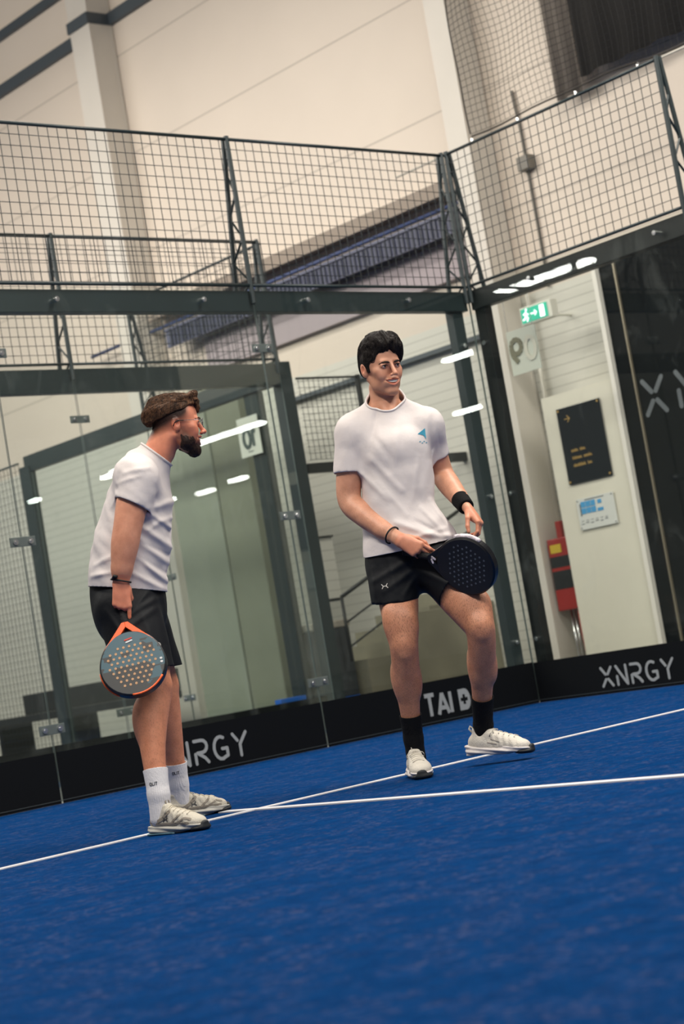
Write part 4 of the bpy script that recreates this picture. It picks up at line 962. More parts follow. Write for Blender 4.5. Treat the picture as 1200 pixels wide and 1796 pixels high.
    for sy in (-1, 1):
        def side_T(u, v, sy=sy): return ((u, sy*.1, v), (0, -sy, 0))
        if not w:
            m = MB(); F_ = on_surface(me, side_T, .0006)
            for pts, th in (([(-.11, .060), (-.075, .050), (-.04, .062), (-.005, .088)], .013), ([(-.115, .050), (-.05, .042), (.03, .040), (.10, .036)], .009), ([(.012, .045), (.04, .062), (.055, .072)], .008), ([(.045, .042), (.085, .058), (.11, .050)], .007)):
                pp = [Vector(pts[0]).lerp(Vector(pts[1]), 0)]
                for a, b in zip(pts[:-1], pts[1:]):
                    for k in range(1, 5): pp.append(Vector(a).lerp(Vector(b), k/4))
                stroke_mesh([[tuple(p) for p in pp]], F_, th, depth=.0012, mb=m)
            m.build('overlay', OVERL, up)
            m = MB(); arch_mark(m, lambda u, v, w_: F_(-.022+u*1.0, .060+v, w_+.0012), .022); m.build('side_mark', DARKPRINT, up)
        else:
            m = MB(); F_ = on_surface(me, side_T, .0005)
            stroke_mesh([[(-.03+.01*k, .055-.002*k) for k in range(5)]], F_, .005, depth=.001, mb=m); stroke_mesh([[(-.015+.01*k, .068-.003*k) for k in range(5)]], F_, .004, depth=.001, mb=m)
            m.build('side_seam', mat('seam_grey', lin(150, 144, 138), .6), up)
    return up
def racket(name, kind, M, **k):
    """head centred on the origin in x,z; handle along +z; faces along y"""
    e = empty(name, **k); e.matrix_world = M
    def R(t):   # outline angle -> point, t=0 at the bottom, going round
        a = 2*PI*t; x = math.sin(a); z = -math.cos(a); r = .130; x *= r*(1-.10*max(0, z)**1.5*0-.06*max(0, z)); zz = z*(.128 if z < 0 else .142); return x, zz
    N = 72; out = [R(i/N) for i in range(N)]
    def plate(pts, y0, y1, bev, material, nm, par, inner=None):
        m = MB(); n = len(pts); rings = []
        cx = sum(p[0] for p in pts)/n; cz = sum(p[1] for p in pts)/n
        for (y, sh) in ((y0, bev), (y0+bev, 0), (y1-bev, 0), (y1, bev)):
            rings.append([(p[0]+(cx-p[0])*sh/.12, y, p[1]+(cz-p[1])*sh/.12) for p in pts])
        v = [p for r in rings for p in r]; f = []
        for q in range(3):
            for i in range(n): j = (i+1) % n; f.append((q*n+i, q*n+j, (q+1)*n+j, (q+1)*n+i))
        f.append(tuple(range(n))[::-1]); f.append(tuple(range(3*n, 4*n)))
        m.add(v, f); return m.build(nm, material, par)
    o2 = kind == 'orange'
    if o2:
        fm = bpy.data.materials.new('racket_face'); fm.use_nodes = True; nt = fm.node_tree; Nn = nt.nodes; L = nt.links; b = Nn['Principled BSDF']
        tc = Nn.new('ShaderNodeTexCoord'); vo = Nn.new('ShaderNodeTexVoronoi'); vo.distance = 'CHEBYCHEV'; vo.inputs['Scale'].default_value = 26; L.new(tc.outputs['Object'], vo.inputs['Vector'])
        sp = Nn.new('ShaderNodeSeparateXYZ'); L.new(tc.outputs['Object'], sp.inputs[0]); sc = Nn.new('ShaderNodeSeparateColor'); L.new(vo.outputs['Color'], sc.inputs[0])
        a1 = Nn.new('ShaderNodeMath'); a1.operation = 'MULTIPLY_ADD'; a1.inputs[1].default_value = 4.5; a1.inputs[2].default_value = .42; L.new(sp.outputs['Z'], a1.inputs[0])
        lt = Nn.new('ShaderNodeMath'); lt.operation = 'LESS_THAN'; L.new(sc.outputs[0], lt.inputs[0]); L.new(a1.outputs[0], lt.inputs[1])
        mx = Nn.new('ShaderNodeMixRGB'); mx.inputs[1].default_value = (*lin(50, 52, 53), 1); mx.inputs[2].default_value = (*lin(58, 92, 104), 1); L.new(lt.outputs[0], mx.inputs[0]); L.new(mx.outputs[0], b.inputs['Base Color']); b.inputs['Roughness'].default_value = .4
        rim = mat('racket_rim', lin(22, 24, 28), .35); face = fm; holec = mat('racket_hole_tan', lin(196, 152, 112), .6); thr = mat('racket_orange', lin(255, 104, 40), .4)
    else:
        rim = mat('racket_rim_black', lin(12, 14, 20), .3); face = mat('racket_face_navy', lin(12, 14, 19), .4, noise=(9, .4)); holec = mat('racket_hole_grey', lin(84, 90, 100), .4); thr = rim
    body = plate(out, -.019, .019, .005, rim, 'frame', e)
    inner = [(x*.955, z*.955) for x, z in out]
    for s in (-1, 1):
        m = MB(); n = len(inner); m.add([(x, s*.0190, z) for x, z in inner]+[(x*.99, s*.0202, z*.99) for x, z in inner], [tuple(n+i for i in (range(n) if s > 0 else range(n-1, -1, -1)))]+[(i, (i+1) % n, n+(i+1) % n, n+i)[::s] for i in range(n)]); m.build('face', face, e)
    for s in (-1, 1):
        m = MB(); rows = 9
        for r_ in range(rows):
            z = -.080+r_*.0195; half = math.sqrt(max(0, .097**2-(z-.0)**2)); c = int(half/.0112)
            for q in range(-c, c+1):
                if (q+r_) % 2: continue
                m.cyl((q*.0112, s*.0200, z), (q*.0112, s*.0212, z), .0052 if o2 else .0042, 10)
        m.build('holes', holec, e)
    # throat: two arms around a triangular opening, then the grip
    for s in (-1, 1):
        pl = [(-.101, .082), (-.064, .113), (-.030, .127), (-.026, .131), (0, .160), (0, .182), (-.013, .181), (-.022, .170)]
        pl = [(s*x, z) for x, z in pl][::s]; n = len(pl); m = MB()
        m.add([(x, -.0178, z) for x, z in pl]+[(x, .0178, z) for x, z in pl], [tuple(range(n)), tuple(range(2*n-1, n-1, -1))]+[(i, n+i, n+(i+1) % n, (i+1) % n) for i in range(n)]); m.build('throat_arm', thr, e, bevel=.0015)
    if o2:
        m = MB(); m.box(-.034, .034, -.0176, .0176, .112, .133); m.build('throat_bridge', thr, e, bevel=.004)
        m = MB(); m.tube([(x*.965, -.0185, z*.965) for x, z in [R(i/N) for i in range(-2, 12)]], .0042, 8); m.build('orange_edge', thr, e, smooth=True)
        m = MB(); m.tube([(x*1.008, .004, z*1.008) for x, z in [R(i/N) for i in range(54, 66)]], .004, 8); m.build('orange_edge', thr, e, smooth=True)
        T = lambda u, v, w: (u, -.0203-w, v)
        m = MB(); stroke_mesh([[(-.012, .104), (.014, .108)]], T, .006, mb=m); stroke_mesh([[(.0, .0), (.0, .0001)]], lambda u, v, w: T(.112, .012, w), .010, mb=m); m.build('red_print', mat('racket_red', lin(200, 60, 44), .5), e)
        m = MB(); stroke_mesh([[(-.008, .094), (.014, .098)]], T, .006, mb=m)
        for z in (-.004, -.018): stroke_mesh([[(.110, z), (.112, z)]], T, .009, mb=m)
        m.build('white_print', mat('racket_white', lin(220, 220, 220), .5), e)
    else:
        m = MB(); m.tube([(x*1.0, .0, z*1.0) for x, z in [R(i/N) for i in range(13, 24)]], .0105, 8); m.build('edge_print', mat('edge_white', lin(215, 205, 210), .4, noise=(60, .4)), e, smooth=True)
        m = MB(); m.box(-.034, .034, -.0176, .0176, .112, .133); m.build('throat_bridge', thr, e, bevel=.004)
        T = lambda u, v, w: (u, -.0178-w, v); m = MB(); stroke_mesh([[(-.014, .156), (.0, .162)], [(.004, .146), (.012, .160)]], T, .008, mb=m); m.build('white_print', MATS['edge_white'], e)
    m = MB(); m.tube([(0, 0, .165), (0, 0, .19), (0, 0, .295)], [.0145, .0152, .0158], 10); m.tube([(0, 0, .295), (0, 0, .303)], .0185, 10); m.build('grip', mat('grip_black', lin(20, 20, 22), .8, bump=(90, .5)), e, smooth=True)
    return e
def crew_sock(parent, a, mid, b, ra, rm, rb, material):
    lo = np.minimum(V3(*a), V3(*b))-.08; hi = np.maximum(V3(*a), V3(*b))+.08
    F = Field(axis_pts((lo[0], hi[0], .003)), axis_pts((lo[1], hi[1], .003)), axis_pts((lo[2], hi[2], .003)))
    F.cap(a, mid, ra, rm, .015); F.cap(mid, b, rm, rb, .015)
    d = nrm(V3(*a)-V3(*mid)); F.disp(lambda X, Y, Z: -.0010*np.sin(np.arctan2(Y-a[1], X-a[0])*46), lo, hi)
    v, f = biggest(*F.mesh(1)); o = np_mesh('sock', v, f, material, parent); cut_plane(o, a, d); return cloth(o, .003)

# ---------------------------------------------------------------- the standing man who faces the camera
def man_front():
    root = empty('person', (-4.285, -3.278, 0), label='dark-haired smiling man in white t-shirt and black shorts standing with a dark racket', cat='person'); root.rotation_euler = (0, 0, -YAW)
    H = Head((.122, .014, 1.624), math.radians(30), math.radians(8), math.radians(-2.5), 1.045)
    xs = axis_pts((-.26, .0, .005), (.0, .26, .0024), (.26, .60, .0042)); ys = axis_pts((-.36, -.24, .006), (-.24, .16, .0028), (.16, .36, .006))
    zs = axis_pts((.03, .84, .006), (.84, 1.06, .003), (1.06, 1.56, .006), (1.56, 1.92, .0024))
    F = Field(xs, ys, zs)
    # trunk
    F.chain([((.120, .005, .93), (.150, .105)), ((.100, .0, 1.10), (.128, .092)), ((.115, .0, 1.28), (.138, .100)), ((.124, .005, 1.42), (.150, .095))], .04, side=(1, 0, 0))
    F.cap((-.02, .01, 1.478), (.27, .03, 1.455), .058, .056, .05); F.cap((.124, .03, 1.50), (.122, .03, 1.66), (.062, .060), (.058, .060), .045, side=(1, 0, 0))
    F.cap((.06, .035, 1.56), (-.03, .02, 1.50), .036, .046, .04); F.cap((.19, .04, 1.55), (.275, .03, 1.475), .034, .046, .04)
    for sx in (-1, 1): F.cap((.130+sx*.046, .02, 1.63), (.135+sx*.010, -.036, 1.530), .012, .010, .016)      # neck tendons
    # right arm (left in the photograph), hand on the grip
    F.chain([((-.030, .0, 1.475), .062), ((-.072, .002, 1.34), .058), ((-.098, .004, 1.205), .050), ((-.050, -.048, 1.128), .049), ((.020, -.118, 1.045), .037)], .02); F.cap((.020, -.118, 1.045), (.083, -.172, .990), (.034, .030), (.029, .021), .02, side=(.6, .1, .75))
    # left arm
    F.chain([((.280, .035, 1.46), .058), ((.300, .090, 1.36), .052), ((.318, .125, 1.262), .048), ((.338, .070, 1.20), .047), ((.372, -.030, 1.115), .036)], .02); F.cap((.372, -.030, 1.115), (.390, -.075, 1.075), (.031, .026), (.028, .020), .02, side=(0, 1, 0))
    # legs
    F.chain([((.045, .005, .92), .094), ((.034, -.055, .745), .083), ((.026, -.105, .615), .066), ((.023, -.115, .545), .058), ((.014, -.062, .430), .056), ((.006, -.010, .300), .043), ((.0, .030, .160), .034), ((-.002, .045, .07), .038)], .02)
    F.ell((-.012, -.035, .425), (.038, .045, .085), .03); F.ell((.040, -.030, .415), (.034, .044, .080), .03); F.ell((.024, -.150, .553), (.026, .020, .032), .04)
    F.ell((-.008, -.138, .665), (.036, .03, .065), .04); F.ell((.058, -.138, .650), (.034, .03, .060), .04); F.cap((.022, -.150, .510), (.008, -.028, .30), .012, .005, .03)
    F.chain([((.190, .0, .91), .098), ((.268, -.105, .745), .086), ((.326, -.172, .625), .070), ((.345, -.195, .565), .060), ((.335, -.125, .440), .055), ((.316, -.035, .300), .042), ((.302, .045, .165), .034), ((.298, .062, .10), .038)], .02)
    F.ell((.310, -.085, .430), (.036, .045, .085), .03); F.ell((.362, -.088, .425), (.032, .044, .08), .03); F.ell((.348, -.232, .578), (.026, .020, .032), .04)
    F.ell((.312, -.200, .68), (.034, .03, .06), .04); F.ell((.376, -.205, .67), (.032, .03, .055), .04); F.cap((.347, -.232, .540), (.322, -.055, .31), .012, .005, .03)
    sculpt_head(H, F, smile=1.15, openj=.003, lids=.25)
    hand(F, (.083, -.172, .990), (.72, -.30, -.60), (.62, -.05, .72), (.1, 1, -.1), .98, curls=((22, 30, 12), (40, 60, 25), (62, 66, 34), (68, 68, 34)), thumb=(((.030, .014, .020), .0125, .011), ((.034, .0, .020), .0105, .0095), ((.024, -.010, .012), .0095, .008)))
    hand(F, (.390, -.075, 1.075), (.42, -.42, -.80), (-.35, -.90, .1), (-.75, .0, -.6), .95, curls=((40, 42, 20), (46, 46, 22), (52, 46, 24), (56, 44, 24)), thumb=(((.032, .022, .012), .0125, .011), ((.030, .006, .022), .0105, .0095), ((.024, .0, .012), .0095, .008)))
    v, f = F.mesh(1); v, f = biggest(v, f)
    body = np_mesh('body', v, f, SKIN, root)
    v = vco(body); base = np.array(lin(214, 158, 128)); col = head_tint(H, v, base*np.array([1.0, 1.0, 1.02]), stubble=.14, oj=.003)
    low = v[:, 2] < .95; col[low & (v[:, 2] < .86)] *= np.array([.94, .85, .76])
    hnd = ((np.linalg.norm(v-V3(.15, -.2, .93), axis=1) < .11) | (np.linalg.norm(v-V3(.43, -.12, 1.0), axis=1) < .10)); col[hnd] *= np.array([1.03, .86, .82])
    fz = np.where(v[:, 2] < .80, .85, np.where((v[:, 2] < 1.25) & ~hnd, .28, 0.0)); tint_attr(body, col, fz)
    for sx in (-1, 1): eye(H, sx, root, look=.18)
    teeth(H, root, zc=.0525, w=.031, up=.0092, h=.0048)
    dark = hair_material('black_hair', lin(8, 7, 8), lin(52, 42, 38)); brows(H, root, dark, -.004, .0036)
    # hair: full on top, swept to his left, covering the top of the ear
    G = Field(axis_pts((-.02, .27, .0023)), axis_pts((-.14, .17, .0023)), axis_pts((1.64, 1.93, .0023)))
    h = lambda c, r, k=.02, op='add', rot=None: H.ell(G, c, r, k, op, rot)
    h((.004, .008, .158), (.080, .090, .086)); h((.010, -.018, .206), (.056, .070, .050)); h((-.012, -.020, .204), (.062, .072, .054)); h((.036, -.032, .202), (.048, .066, .050)); h((-.058, .0, .165), (.024, .055, .055)); h((.066, -.016, .170), (.028, .060, .054)); h((0, .060, .120), (.060, .036, .055))
    h((0, -.105, .108), (.066, .064, .066), .010, 'cut'); h((-.008, -.125, .150), (.036, .05, .048), .012, 'cut')
    for sx in (-1, 1):
        h((sx*.070, -.045, .085), (.030, .030, .045), .008, 'cut'); h((sx*.085, .004, .078), (.022, .024, .034), .006, 'cut')
        H.cap(G, (sx*.066, -.026, .150), (sx*.067, -.020, .104), (.009, .014), (.004, .007), .008, side=(1, 0, 0))     # sideburn
    h((0, .02, .045), (.13, .085, .040), .01, 'cut'); h((0, -.03, .05), (.11, .08, .05), .01, 'cut')
    H.cap(G, (-.030, -.078, .205), (-.062, -.048, .150), .013, .009, .012); H.cap(G, (.028, -.080, .205), (.060, -.055, .152), .014, .009, .012)
    for (a_, b_) in (((-.05, -.01, .232), (-.075, .02, .205)), ((-.02, -.05, .246), (-.055, -.03, .238)), ((.0, -.045, .252), (.03, -.07, .246)), ((.02, -.06, .248), (.055, -.065, .222)), ((.0, .0, .252), (-.03, .03, .25)), ((.03, -.02, .250), (.06, -.02, .232)), ((-.07, -.02, .19), (-.078, -.005, .14)), ((-.05, -.06, .21), (-.068, -.045, .165)), ((.01, -.09, .222), (-.012, -.098, .205)), ((.0, .03, .247), (.035, .05, .235))):
        H.cap(G, a_, b_, .011, .006, .006)
    def locks(X, Y, Z):
        q = H.inv(np.stack([X, Y, Z], 1)); a = q[:, 0]*1.0; r = np.sqrt(q[:, 0]**2+(q[:, 1])**2)
        u = np.arctan2(q[:, 0]+.02, q[:, 1]+.13+q[:, 2]*.3)
        n1 = vnoise(u*11+q[:, 2]*9, q[:, 2]*16+5, q[:, 0]*18); n2 = vnoise(u*38+q[:, 2]*22, q[:, 2]*14+9, q[:, 1]*14); return -(.0065*n1+.0042*n2)*(q[:, 2] > .10)
    G.disp(locks, (-1, -1, 0), (1, 1, 3)); vv, ff = biggest(*G.mesh(0)); hair = np_mesh('hair', vv, ff, dark, root)
    def flow(p):
        q = H.inv(p[None])[0]; s_ = np.clip((q[0]-.015)/.03, -1, 1); return H.d((.8*s_, -.35 if q[1] < .0 else .7, -.55+(.5 if q[2] > .21 else 0)))
    strands(hair, 1900, flow, .046, .0006, 5, where=lambda v: H.inv(v)[:, 2] > .11, lift=.0016, jitter=.16)
    # t-shirt
    S = Field(axis_pts((-.22, .42, .0045)), axis_pts((-.22, .26, .0045)), axis_pts((.90, 1.68, .0045)))
    RS = ((-.082, .0, 1.318), (-.12, 0, -1)); LS = ((.303, .112, 1.345), (.10, .42, -.90))
    S.chain([((-.035, .0, 1.47), .074), ((-.066, .0, 1.38), .068), ((-.098, .0, 1.24), .068)], .025); S.half(*RS, .001, lo=(-9, -9, 0), hi=(.03, 9, 1.40))
    S.chain([((.285, .04, 1.455), .070), ((.297, .085, 1.38), .062), ((.312, .125, 1.27), .060)], .025); S.half(*LS, .001, lo=(.2, -9, 0), hi=(9, 9, 1.42))
    S.chain([((.128, .0, .90), (.208, .146)), ((.118, .0, .985), (.196, .140)), ((.100, .0, 1.12), (.158, .118)), ((.118, .0, 1.26), (.152, .118)), ((.128, .003, 1.39), (.160, .112))], .05, side=(1, 0, 0))
    S.cap((-.02, .01, 1.482), (.27, .03, 1.462), .072, .070, .05); S.cap((.06, .03, 1.565), (-.035, .01, 1.505), .048, .062, .04); S.cap((.19, .035, 1.56), (.280, .03, 1.482), .046, .060, .04)
    S.cap((.122, .02, 1.50), (.130, .02, 1.66), (.074, .080), (.068, .072), .045, side=(1, 0, 0)); S.ell((.11, -.045, 1.38), (.10, .07, .08), .05)
    for a, b, am, w in (((.012,1.362),(.122,1.197),.007,.014),((-.029,1.296),(.059,1.171),.006,.012),((.243,1.14),(.296,1.021),.007,.012),((.078,1.066),(.211,.992),.010,.014),((.211,.992),(.317,.974),.009,.012),((.115,.986),(.279,1.01),.006,.010),
        ((.195,1.111),(.264,1.005),.006,.010),((.157,1.484),(.106,1.273),.005,.016),((.084,1.57),(.012,1.362),-.006,.012),((.304,1.489),(.274,1.317),-.007,.012),((-.045,1.128),(.076,.986),.007,.013),((.03,1.25),(.13,1.09),.004,.012),((.22,1.33),(.17,1.16),.004,.012),((.05,1.44),(.10,1.34),-.004,.014),((-.01,1.06),(.09,.975),-.006,.010),((.16,1.06),(.26,.985),-.006,.009)):
        S.fold(a, b, am, w)
    S.disp(lambda X, Y, Z: -.0055*vnoise(X*9+Z*5, Y*9, Z*8-X*6)*np.clip((1.45-Z)/.2, 0, 1)-.0025*vnoise(X*24+Z*10, Y*20, Z*18-X*16), (-1, -1, 0), (1, 1, 2))
    v, f = biggest(*S.mesh(2)); sh = np_mesh('tshirt', v, f, SHIRT, root)
    open_cap(sh, *RS, .085); open_cap(sh, *LS, .080)
    cut_plane(sh, (.12, 0, .962), (.055, .10, -1)); cut_plane(sh, (.138, .03, 1.628), (.05, -.70, .75), lambda c: c.z > 1.50 and .02 < c.x < .245)
    rim_tube(sh, 'collar', (.138, .0, 1.60), .14, .0050, SHIRT, sh)
    cloth(sh, .003)
    bm = MB(); m_ = on_surface(sh, lambda u, v: ((u, -.5, v), (0, 1, 0)), .001)
    # small blue arrow logo
    c0 = (.253, 1.422); mb = MB()
    tri = [(-.020, .004), (.016, .026), (.013, -.020), (.004, -.003)]
    P3 = [m_(c0[0]+x, c0[1]+z, .0005) for x, z in tri]; P4 = [m_(c0[0]+x, c0[1]+z, .0015) for x, z in tri]
    mb.add(P3+P4, [(0,1,3), (1,2,3), (4,7,5), (5,7,6), (0,4,5,1), (1,5,6,2), (2,6,7,3), (3,7,4,0)]); mb.build('arrow_logo', mat('logo_blue', lin(74, 168, 196), .5), sh)
    mb = MB()
    for i in range(4): stroke_mesh([[(c0[0]-.017+i*.009, c0[1]-.030-(i % 2)*.006), (c0[0]-.013+i*.009, c0[1]-.030-(i % 2)*.006)]], m_, .003, depth=.0008, mb=mb)
    mb.build('logo_writing', MATS['logo_blue'], sh)
    # shorts
    S = Field(axis_pts((-.16, .48, .005)), axis_pts((-.30, .20, .005)), axis_pts((.66, 1.06, .005)))
    RH = ((.016, -.045, .745), (-.02, .10, -1)); LH = ((.296, -.135, .752), (.46, -.52, -.72))
    S.chain([((.035, .0, .90), .112), ((.020, -.045, .76), .101), ((.012, -.075, .62), .104)], .02); S.half(*RH, .001, lo=(-9, -9, 0), hi=(.145, 9, .85))
    S2 = Field(S.x, S.y, S.z); S2.chain([((.185, -.01, .90), .112), ((.270, -.108, .775), .101), ((.355, -.21, .62), .100)], .02); S2.half(*LH, .001); S.put((slice(None),)*3, S2.d, .012, 'add')
    S.chain([((.118, .0, 1.04), (.165, .118)), ((.118, .0, .95), (.182, .125)), ((.120, .0, .885), (.180, .126))], .03, side=(1, 0, 0))
    for a, b, am, w in (((.10,.90),(-.06,.84),.006,.012),((.12,.86),(-.02,.79),.006,.012),((.13,.84),(.06,.76),.005,.010),((.16,.90),(.26,.84),.006,.012),((.14,.85),(.24,.78),.006,.011),((.02,.93),(.03,.78),.004,.012),((-.05,.90),(-.06,.78),.005,.010)): S.fold(a, b, am, w)
    S.disp(lambda X, Y, Z: -.005*vnoise(X*14, Y*14, Z*11), (-1, -1, 0), (1, 1, 2)); v, f = biggest(*S.mesh(2)); so = np_mesh('shorts', v, f, SHORTS, root)
    cut_plane(so, (.118, 0, 1.03), (0, 0, 1)); open_cap(so, *RH, .125); open_cap(so, *LH, .125)
    cloth(so, .003); m_ = on_surface(so, lambda u, v: ((u, -.5, v), (0, 1, 0)), .0008)
    arch_mark(MB(), lambda u, v, w: m_(-.014+u, .812+v, w), .024).build('thigh_mark', PRINT, so)
    # worn on the wrists
    m = MB(); c = V3(.052, -.146, 1.016); d = nrm((.063, -.054, -.055)); e1 = nrm(np.cross(d, (0, 0, 1))); e2 = np.cross(d, e1)
    m.tube([c+e1*.039*math.cos(2*PI*i/24)+e2*.037*math.sin(2*PI*i/24) for i in range(24)], .0038, 8, closed=True); m.build('bracelet', CORD, root, smooth=True)
    Bf = Field(axis_pts((.28, .48, .003)), axis_pts((-.16, .10, .003)), axis_pts((1.0, 1.2, .003))); Bf.cap((.360, .002, 1.142), (.388, -.070, 1.078), (.042, .041), (.038, .034), .01, side=(0, 1, 0))
    a = V3(.360, .002, 1.142); b = V3(.388, -.070, 1.078); d = nrm(b-a); Bf.half(a+d*.016, -d, .008); Bf.half(b-d*.010, d, .008); v, f = biggest(*Bf.mesh(1)); np_mesh('wristband', v, f, BAND, root)
    crew_sock(root, (.004, .001, .262), (.0, .030, .16), (-.002, .045, .06), .0475, .0405, .042, SOCKB)
    crew_sock(root, (.315, -.028, .288), (.302, .045, .165), (.298, .062, .095), .0475, .0405, .042, SOCKB)
    shoe(root, (-.004, -.033, .0), -86, 0, 'white', 1); shoe(root, (.345, .018, .036), -27, 4.5, 'white', -1)
    return root, H
M1, H1 = man_front()
def local_frame(root, centre, axis, normal):
    """matrix whose +z runs along axis (towards the grip) and -y along normal"""
    z = Vector(axis).normalized(); y = -Vector(normal); y = (y-z*y.dot(z)).normalized(); x = y.cross(z)
    m = Matrix(((x.x, y.x, z.x, centre[0]), (x.y, y.y, z.y, centre[1]), (x.z, y.z, z.z, centre[2]), (0, 0, 0, 1)))
    return Matrix.Translation(root.location) @ Matrix.Rotation(root.rotation_euler.z, 4, 'Z') @ m
racket('padel_racket', 'navy', local_frame(M1, (.338, -.280, .835), (-.84, .46, .36), (-.25, -.86, -.46)), label='dark navy padel racket held low across the front of the standing man', cat='racket')
# ---------------------------------------------------------------- the bearded man in profile
def man_side():
    root = empty('person', (-5.325, -2.953, 0), label='bearded man in glasses and white t-shirt seen from the side, holding the orange racket', cat='person'); root.rotation_euler = (0, 0, -YAW)
    H = Head((.243, .0, 1.466), math.radians(101), math.radians(4), 0, .99)
    xs = axis_pts((-.30, -.13, .006), (-.13, .40, .0026)); ys = axis_pts((-.38, -.14, .003), (-.14, .14, .0028), (.14, .36, .007))
    zs = axis_pts((.02, .78, .006), (.78, 1.02, .003), (1.02, 1.42, .006), (1.42, 1.74, .0024))
    F = Field(xs, ys, zs)
    F.chain([((-.055, .0, .92), (.120, .155)), ((-.02, .0, 1.05), (.115, .145)), ((.02, .0, 1.18), (.115, .155)), ((.065, .0, 1.32), (.100, .160))], .04, side=(1, 0, 0))
    F.cap((.075, -.13, 1.385), (.075, .13, 1.385), .060, .060, .05); F.chain([((.090, .0, 1.36), (.066, .066)), ((.155, .0, 1.47), (.060, .060)), ((.215, .0, 1.56), (.060, .058))], .04, side=(1, 0, 0))
    F.cap((.10, -.04, 1.45), (.08, -.13, 1.40), .040, .048, .04); F.cap((.10, .04, 1.45), (.08, .13, 1.40), .040, .048, .04); F.cap((.225, -.045, 1.535), (.15, -.02, 1.40), .014, .012, .02)
    F.ell((.205, 0, 1.47), (.016, .014, .018), .02)
    F.chain([((.085, -.175, 1.375), .064), ((.050, -.195, 1.285), .062), ((.018, -.213, 1.19), .055), ((-.004, -.218, 1.12), .053), ((-.030, -.220, 1.03), .040)], .02); F.cap((-.030, -.22, 1.03), (-.042, -.222, .975), (.036, .030), (.032, .024), .02, side=(1, 0, 0))
    F.chain([((.085, .175, 1.375), .062), ((.040, .215, 1.27), .056), ((.010, .235, 1.16), .048)], .02); F.chain([((.010, .235, 1.16), .046), ((.0, .24, 1.04), .034), ((.0, .24, .975), .029)], .02)
    # legs
    F.chain([((-.055, -.085, .90), .112), ((-.015, -.135, .74), .096), ((.012, -.172, .615), .072), ((.019, -.185, .55), .063), ((-.010, -.225, .42), .057), ((-.018, -.265, .28), .044), ((-.018, -.292, .15), .036), ((-.022, -.295, .07), .038)], .02)
    F.ell((-.036, -.225, .43), (.044, .044, .09), .03); F.ell((.066, -.190, .555), (.020, .028, .030), .02); F.cap((.058, -.19, .515), (.014, -.235, .36), .014, .010, .025); F.ell((.030, -.165, .66), (.05, .045, .07), .03)
    F.chain([((-.060, .085, .90), .112), ((-.030, .13, .74), .096), ((.000, .175, .615), .071), ((.009, .19, .55), .062), ((.004, .22, .42), .056), ((.004, .25, .28), .042), ((.0, .27, .15), .034), ((-.004, .28, .07), .038)], .02)
    F.ell((-.014, .22, .43), (.042, .044, .09), .03); F.ell((.052, .19, .555), (.020, .028, .030), .02)
    sculpt_head(H, F, smile=1.1, openj=.010, lids=.4)
    hand(F, (-.042, -.222, .975), (-.10, -.10, -1), (1, .05, -.05), (0, 1, 0), 1.0, curls=((10, 12, 8), (52, 66, 30), (66, 70, 34), (70, 70, 34)), thumb=(((.034, .006, .020), .0135, .0115), ((.032, -.004, .014), .011, .0095), ((.022, -.004, .004), .0095, .008)))
    hand(F, (.0, .24, .975), (0, .02, -1), (1, 0, 0), (0, -1, 0), .98, curls=((15, 20, 12), (18, 22, 14), (22, 24, 16), (26, 26, 16)), thumb=(((.034, .014, .012), .0135, .0115), ((.030, .004, .008), .011, .0095), ((.022, 0, .004), .0095, .008)))
    v, f = biggest(*F.mesh(1)); body = np_mesh('body', v, f, SKIN, root); v = vco(body)
    base = np.array(lin(220, 156, 126)); col = head_tint(H, v, base, blush=.5, stubble=.93, fade=lin(50, 34, 28), oj=.010)
    n = np.clip((v[:, 2]-1.42)/.06, 0, 1)[:, None]; col = col*(1-n)+col*np.array([1.04, .86, .82])*n
    col[v[:, 2] < .86] *= np.array([.94, .85, .76]); hnd = np.linalg.norm(v-V3(-.05, -.24, .90), axis=1) < .11; col[hnd] *= np.array([1.05, .86, .84])
    tint_attr(body, col, np.where(v[:, 2] < .80, .45, np.where((v[:, 2] < 1.2) & ~hnd, .12, 0)))
    for sx in (-1, 1): eye(H, sx, root, look=0, iris=(.10, .12, .12))
    teeth(H, root, zc=.0510, w=.023, h=.0042)
    brown = hair_material('brown_hair', lin(52, 33, 23), lin(136, 96, 66), (260, 260, 60)); brows(H, root, brown, 0, .003)
    # longer hair on top, overhanging the clipped sides
    G = Field(axis_pts((.08, .39, .0023)), axis_pts((-.12, .12, .0023)), axis_pts((1.54, 1.75, .0023)))
    h = lambda c, r, k=.02, op='add', rot=None: H.ell(G, c, r, k, op, rot)
    h((0, .026, .165), (.0775, .104, .074)); h((0, -.030, .205), (.066, .074, .042)); h((0, .030, .212), (.068, .080, .036)); h((0, .088, .160), (.058, .042, .044))
    for sx in (-1, 1): h((sx*.046, .02, .182), (.033, .085, .034))
    # the line where the fade starts: low at the back, rising to the temple
    n_ = H.d((0, -.38, -1.0)); G.half(H.p((0, .105, .128)), n_, .002); h((0, -.13, .155), (.060, .055, .052), .010, 'cut')
    H.cap(G, (-.034, -.083, .212), (-.040, -.096, .176), .014, .005, .01); H.cap(G, (.0, -.092, .208), (-.006, -.102, .182), .012, .005, .01); H.cap(G, (.034, -.083, .212), (.040, -.096, .180), .014, .005, .01)
    for k in range(26):
        t = -PI*.5+PI*1.0*k/25; y0 = .02+.105*math.sin(t*.98); xx = -.066*math.cos(t*.8); z0 = .150+(.085-y0)*.35; H.cap(G, (xx, y0, z0+.03), (xx*1.03, y0+.006*math.sin(k*2.1), z0-.004-.006*math.sin(k*1.7)), .012, .004, .006)
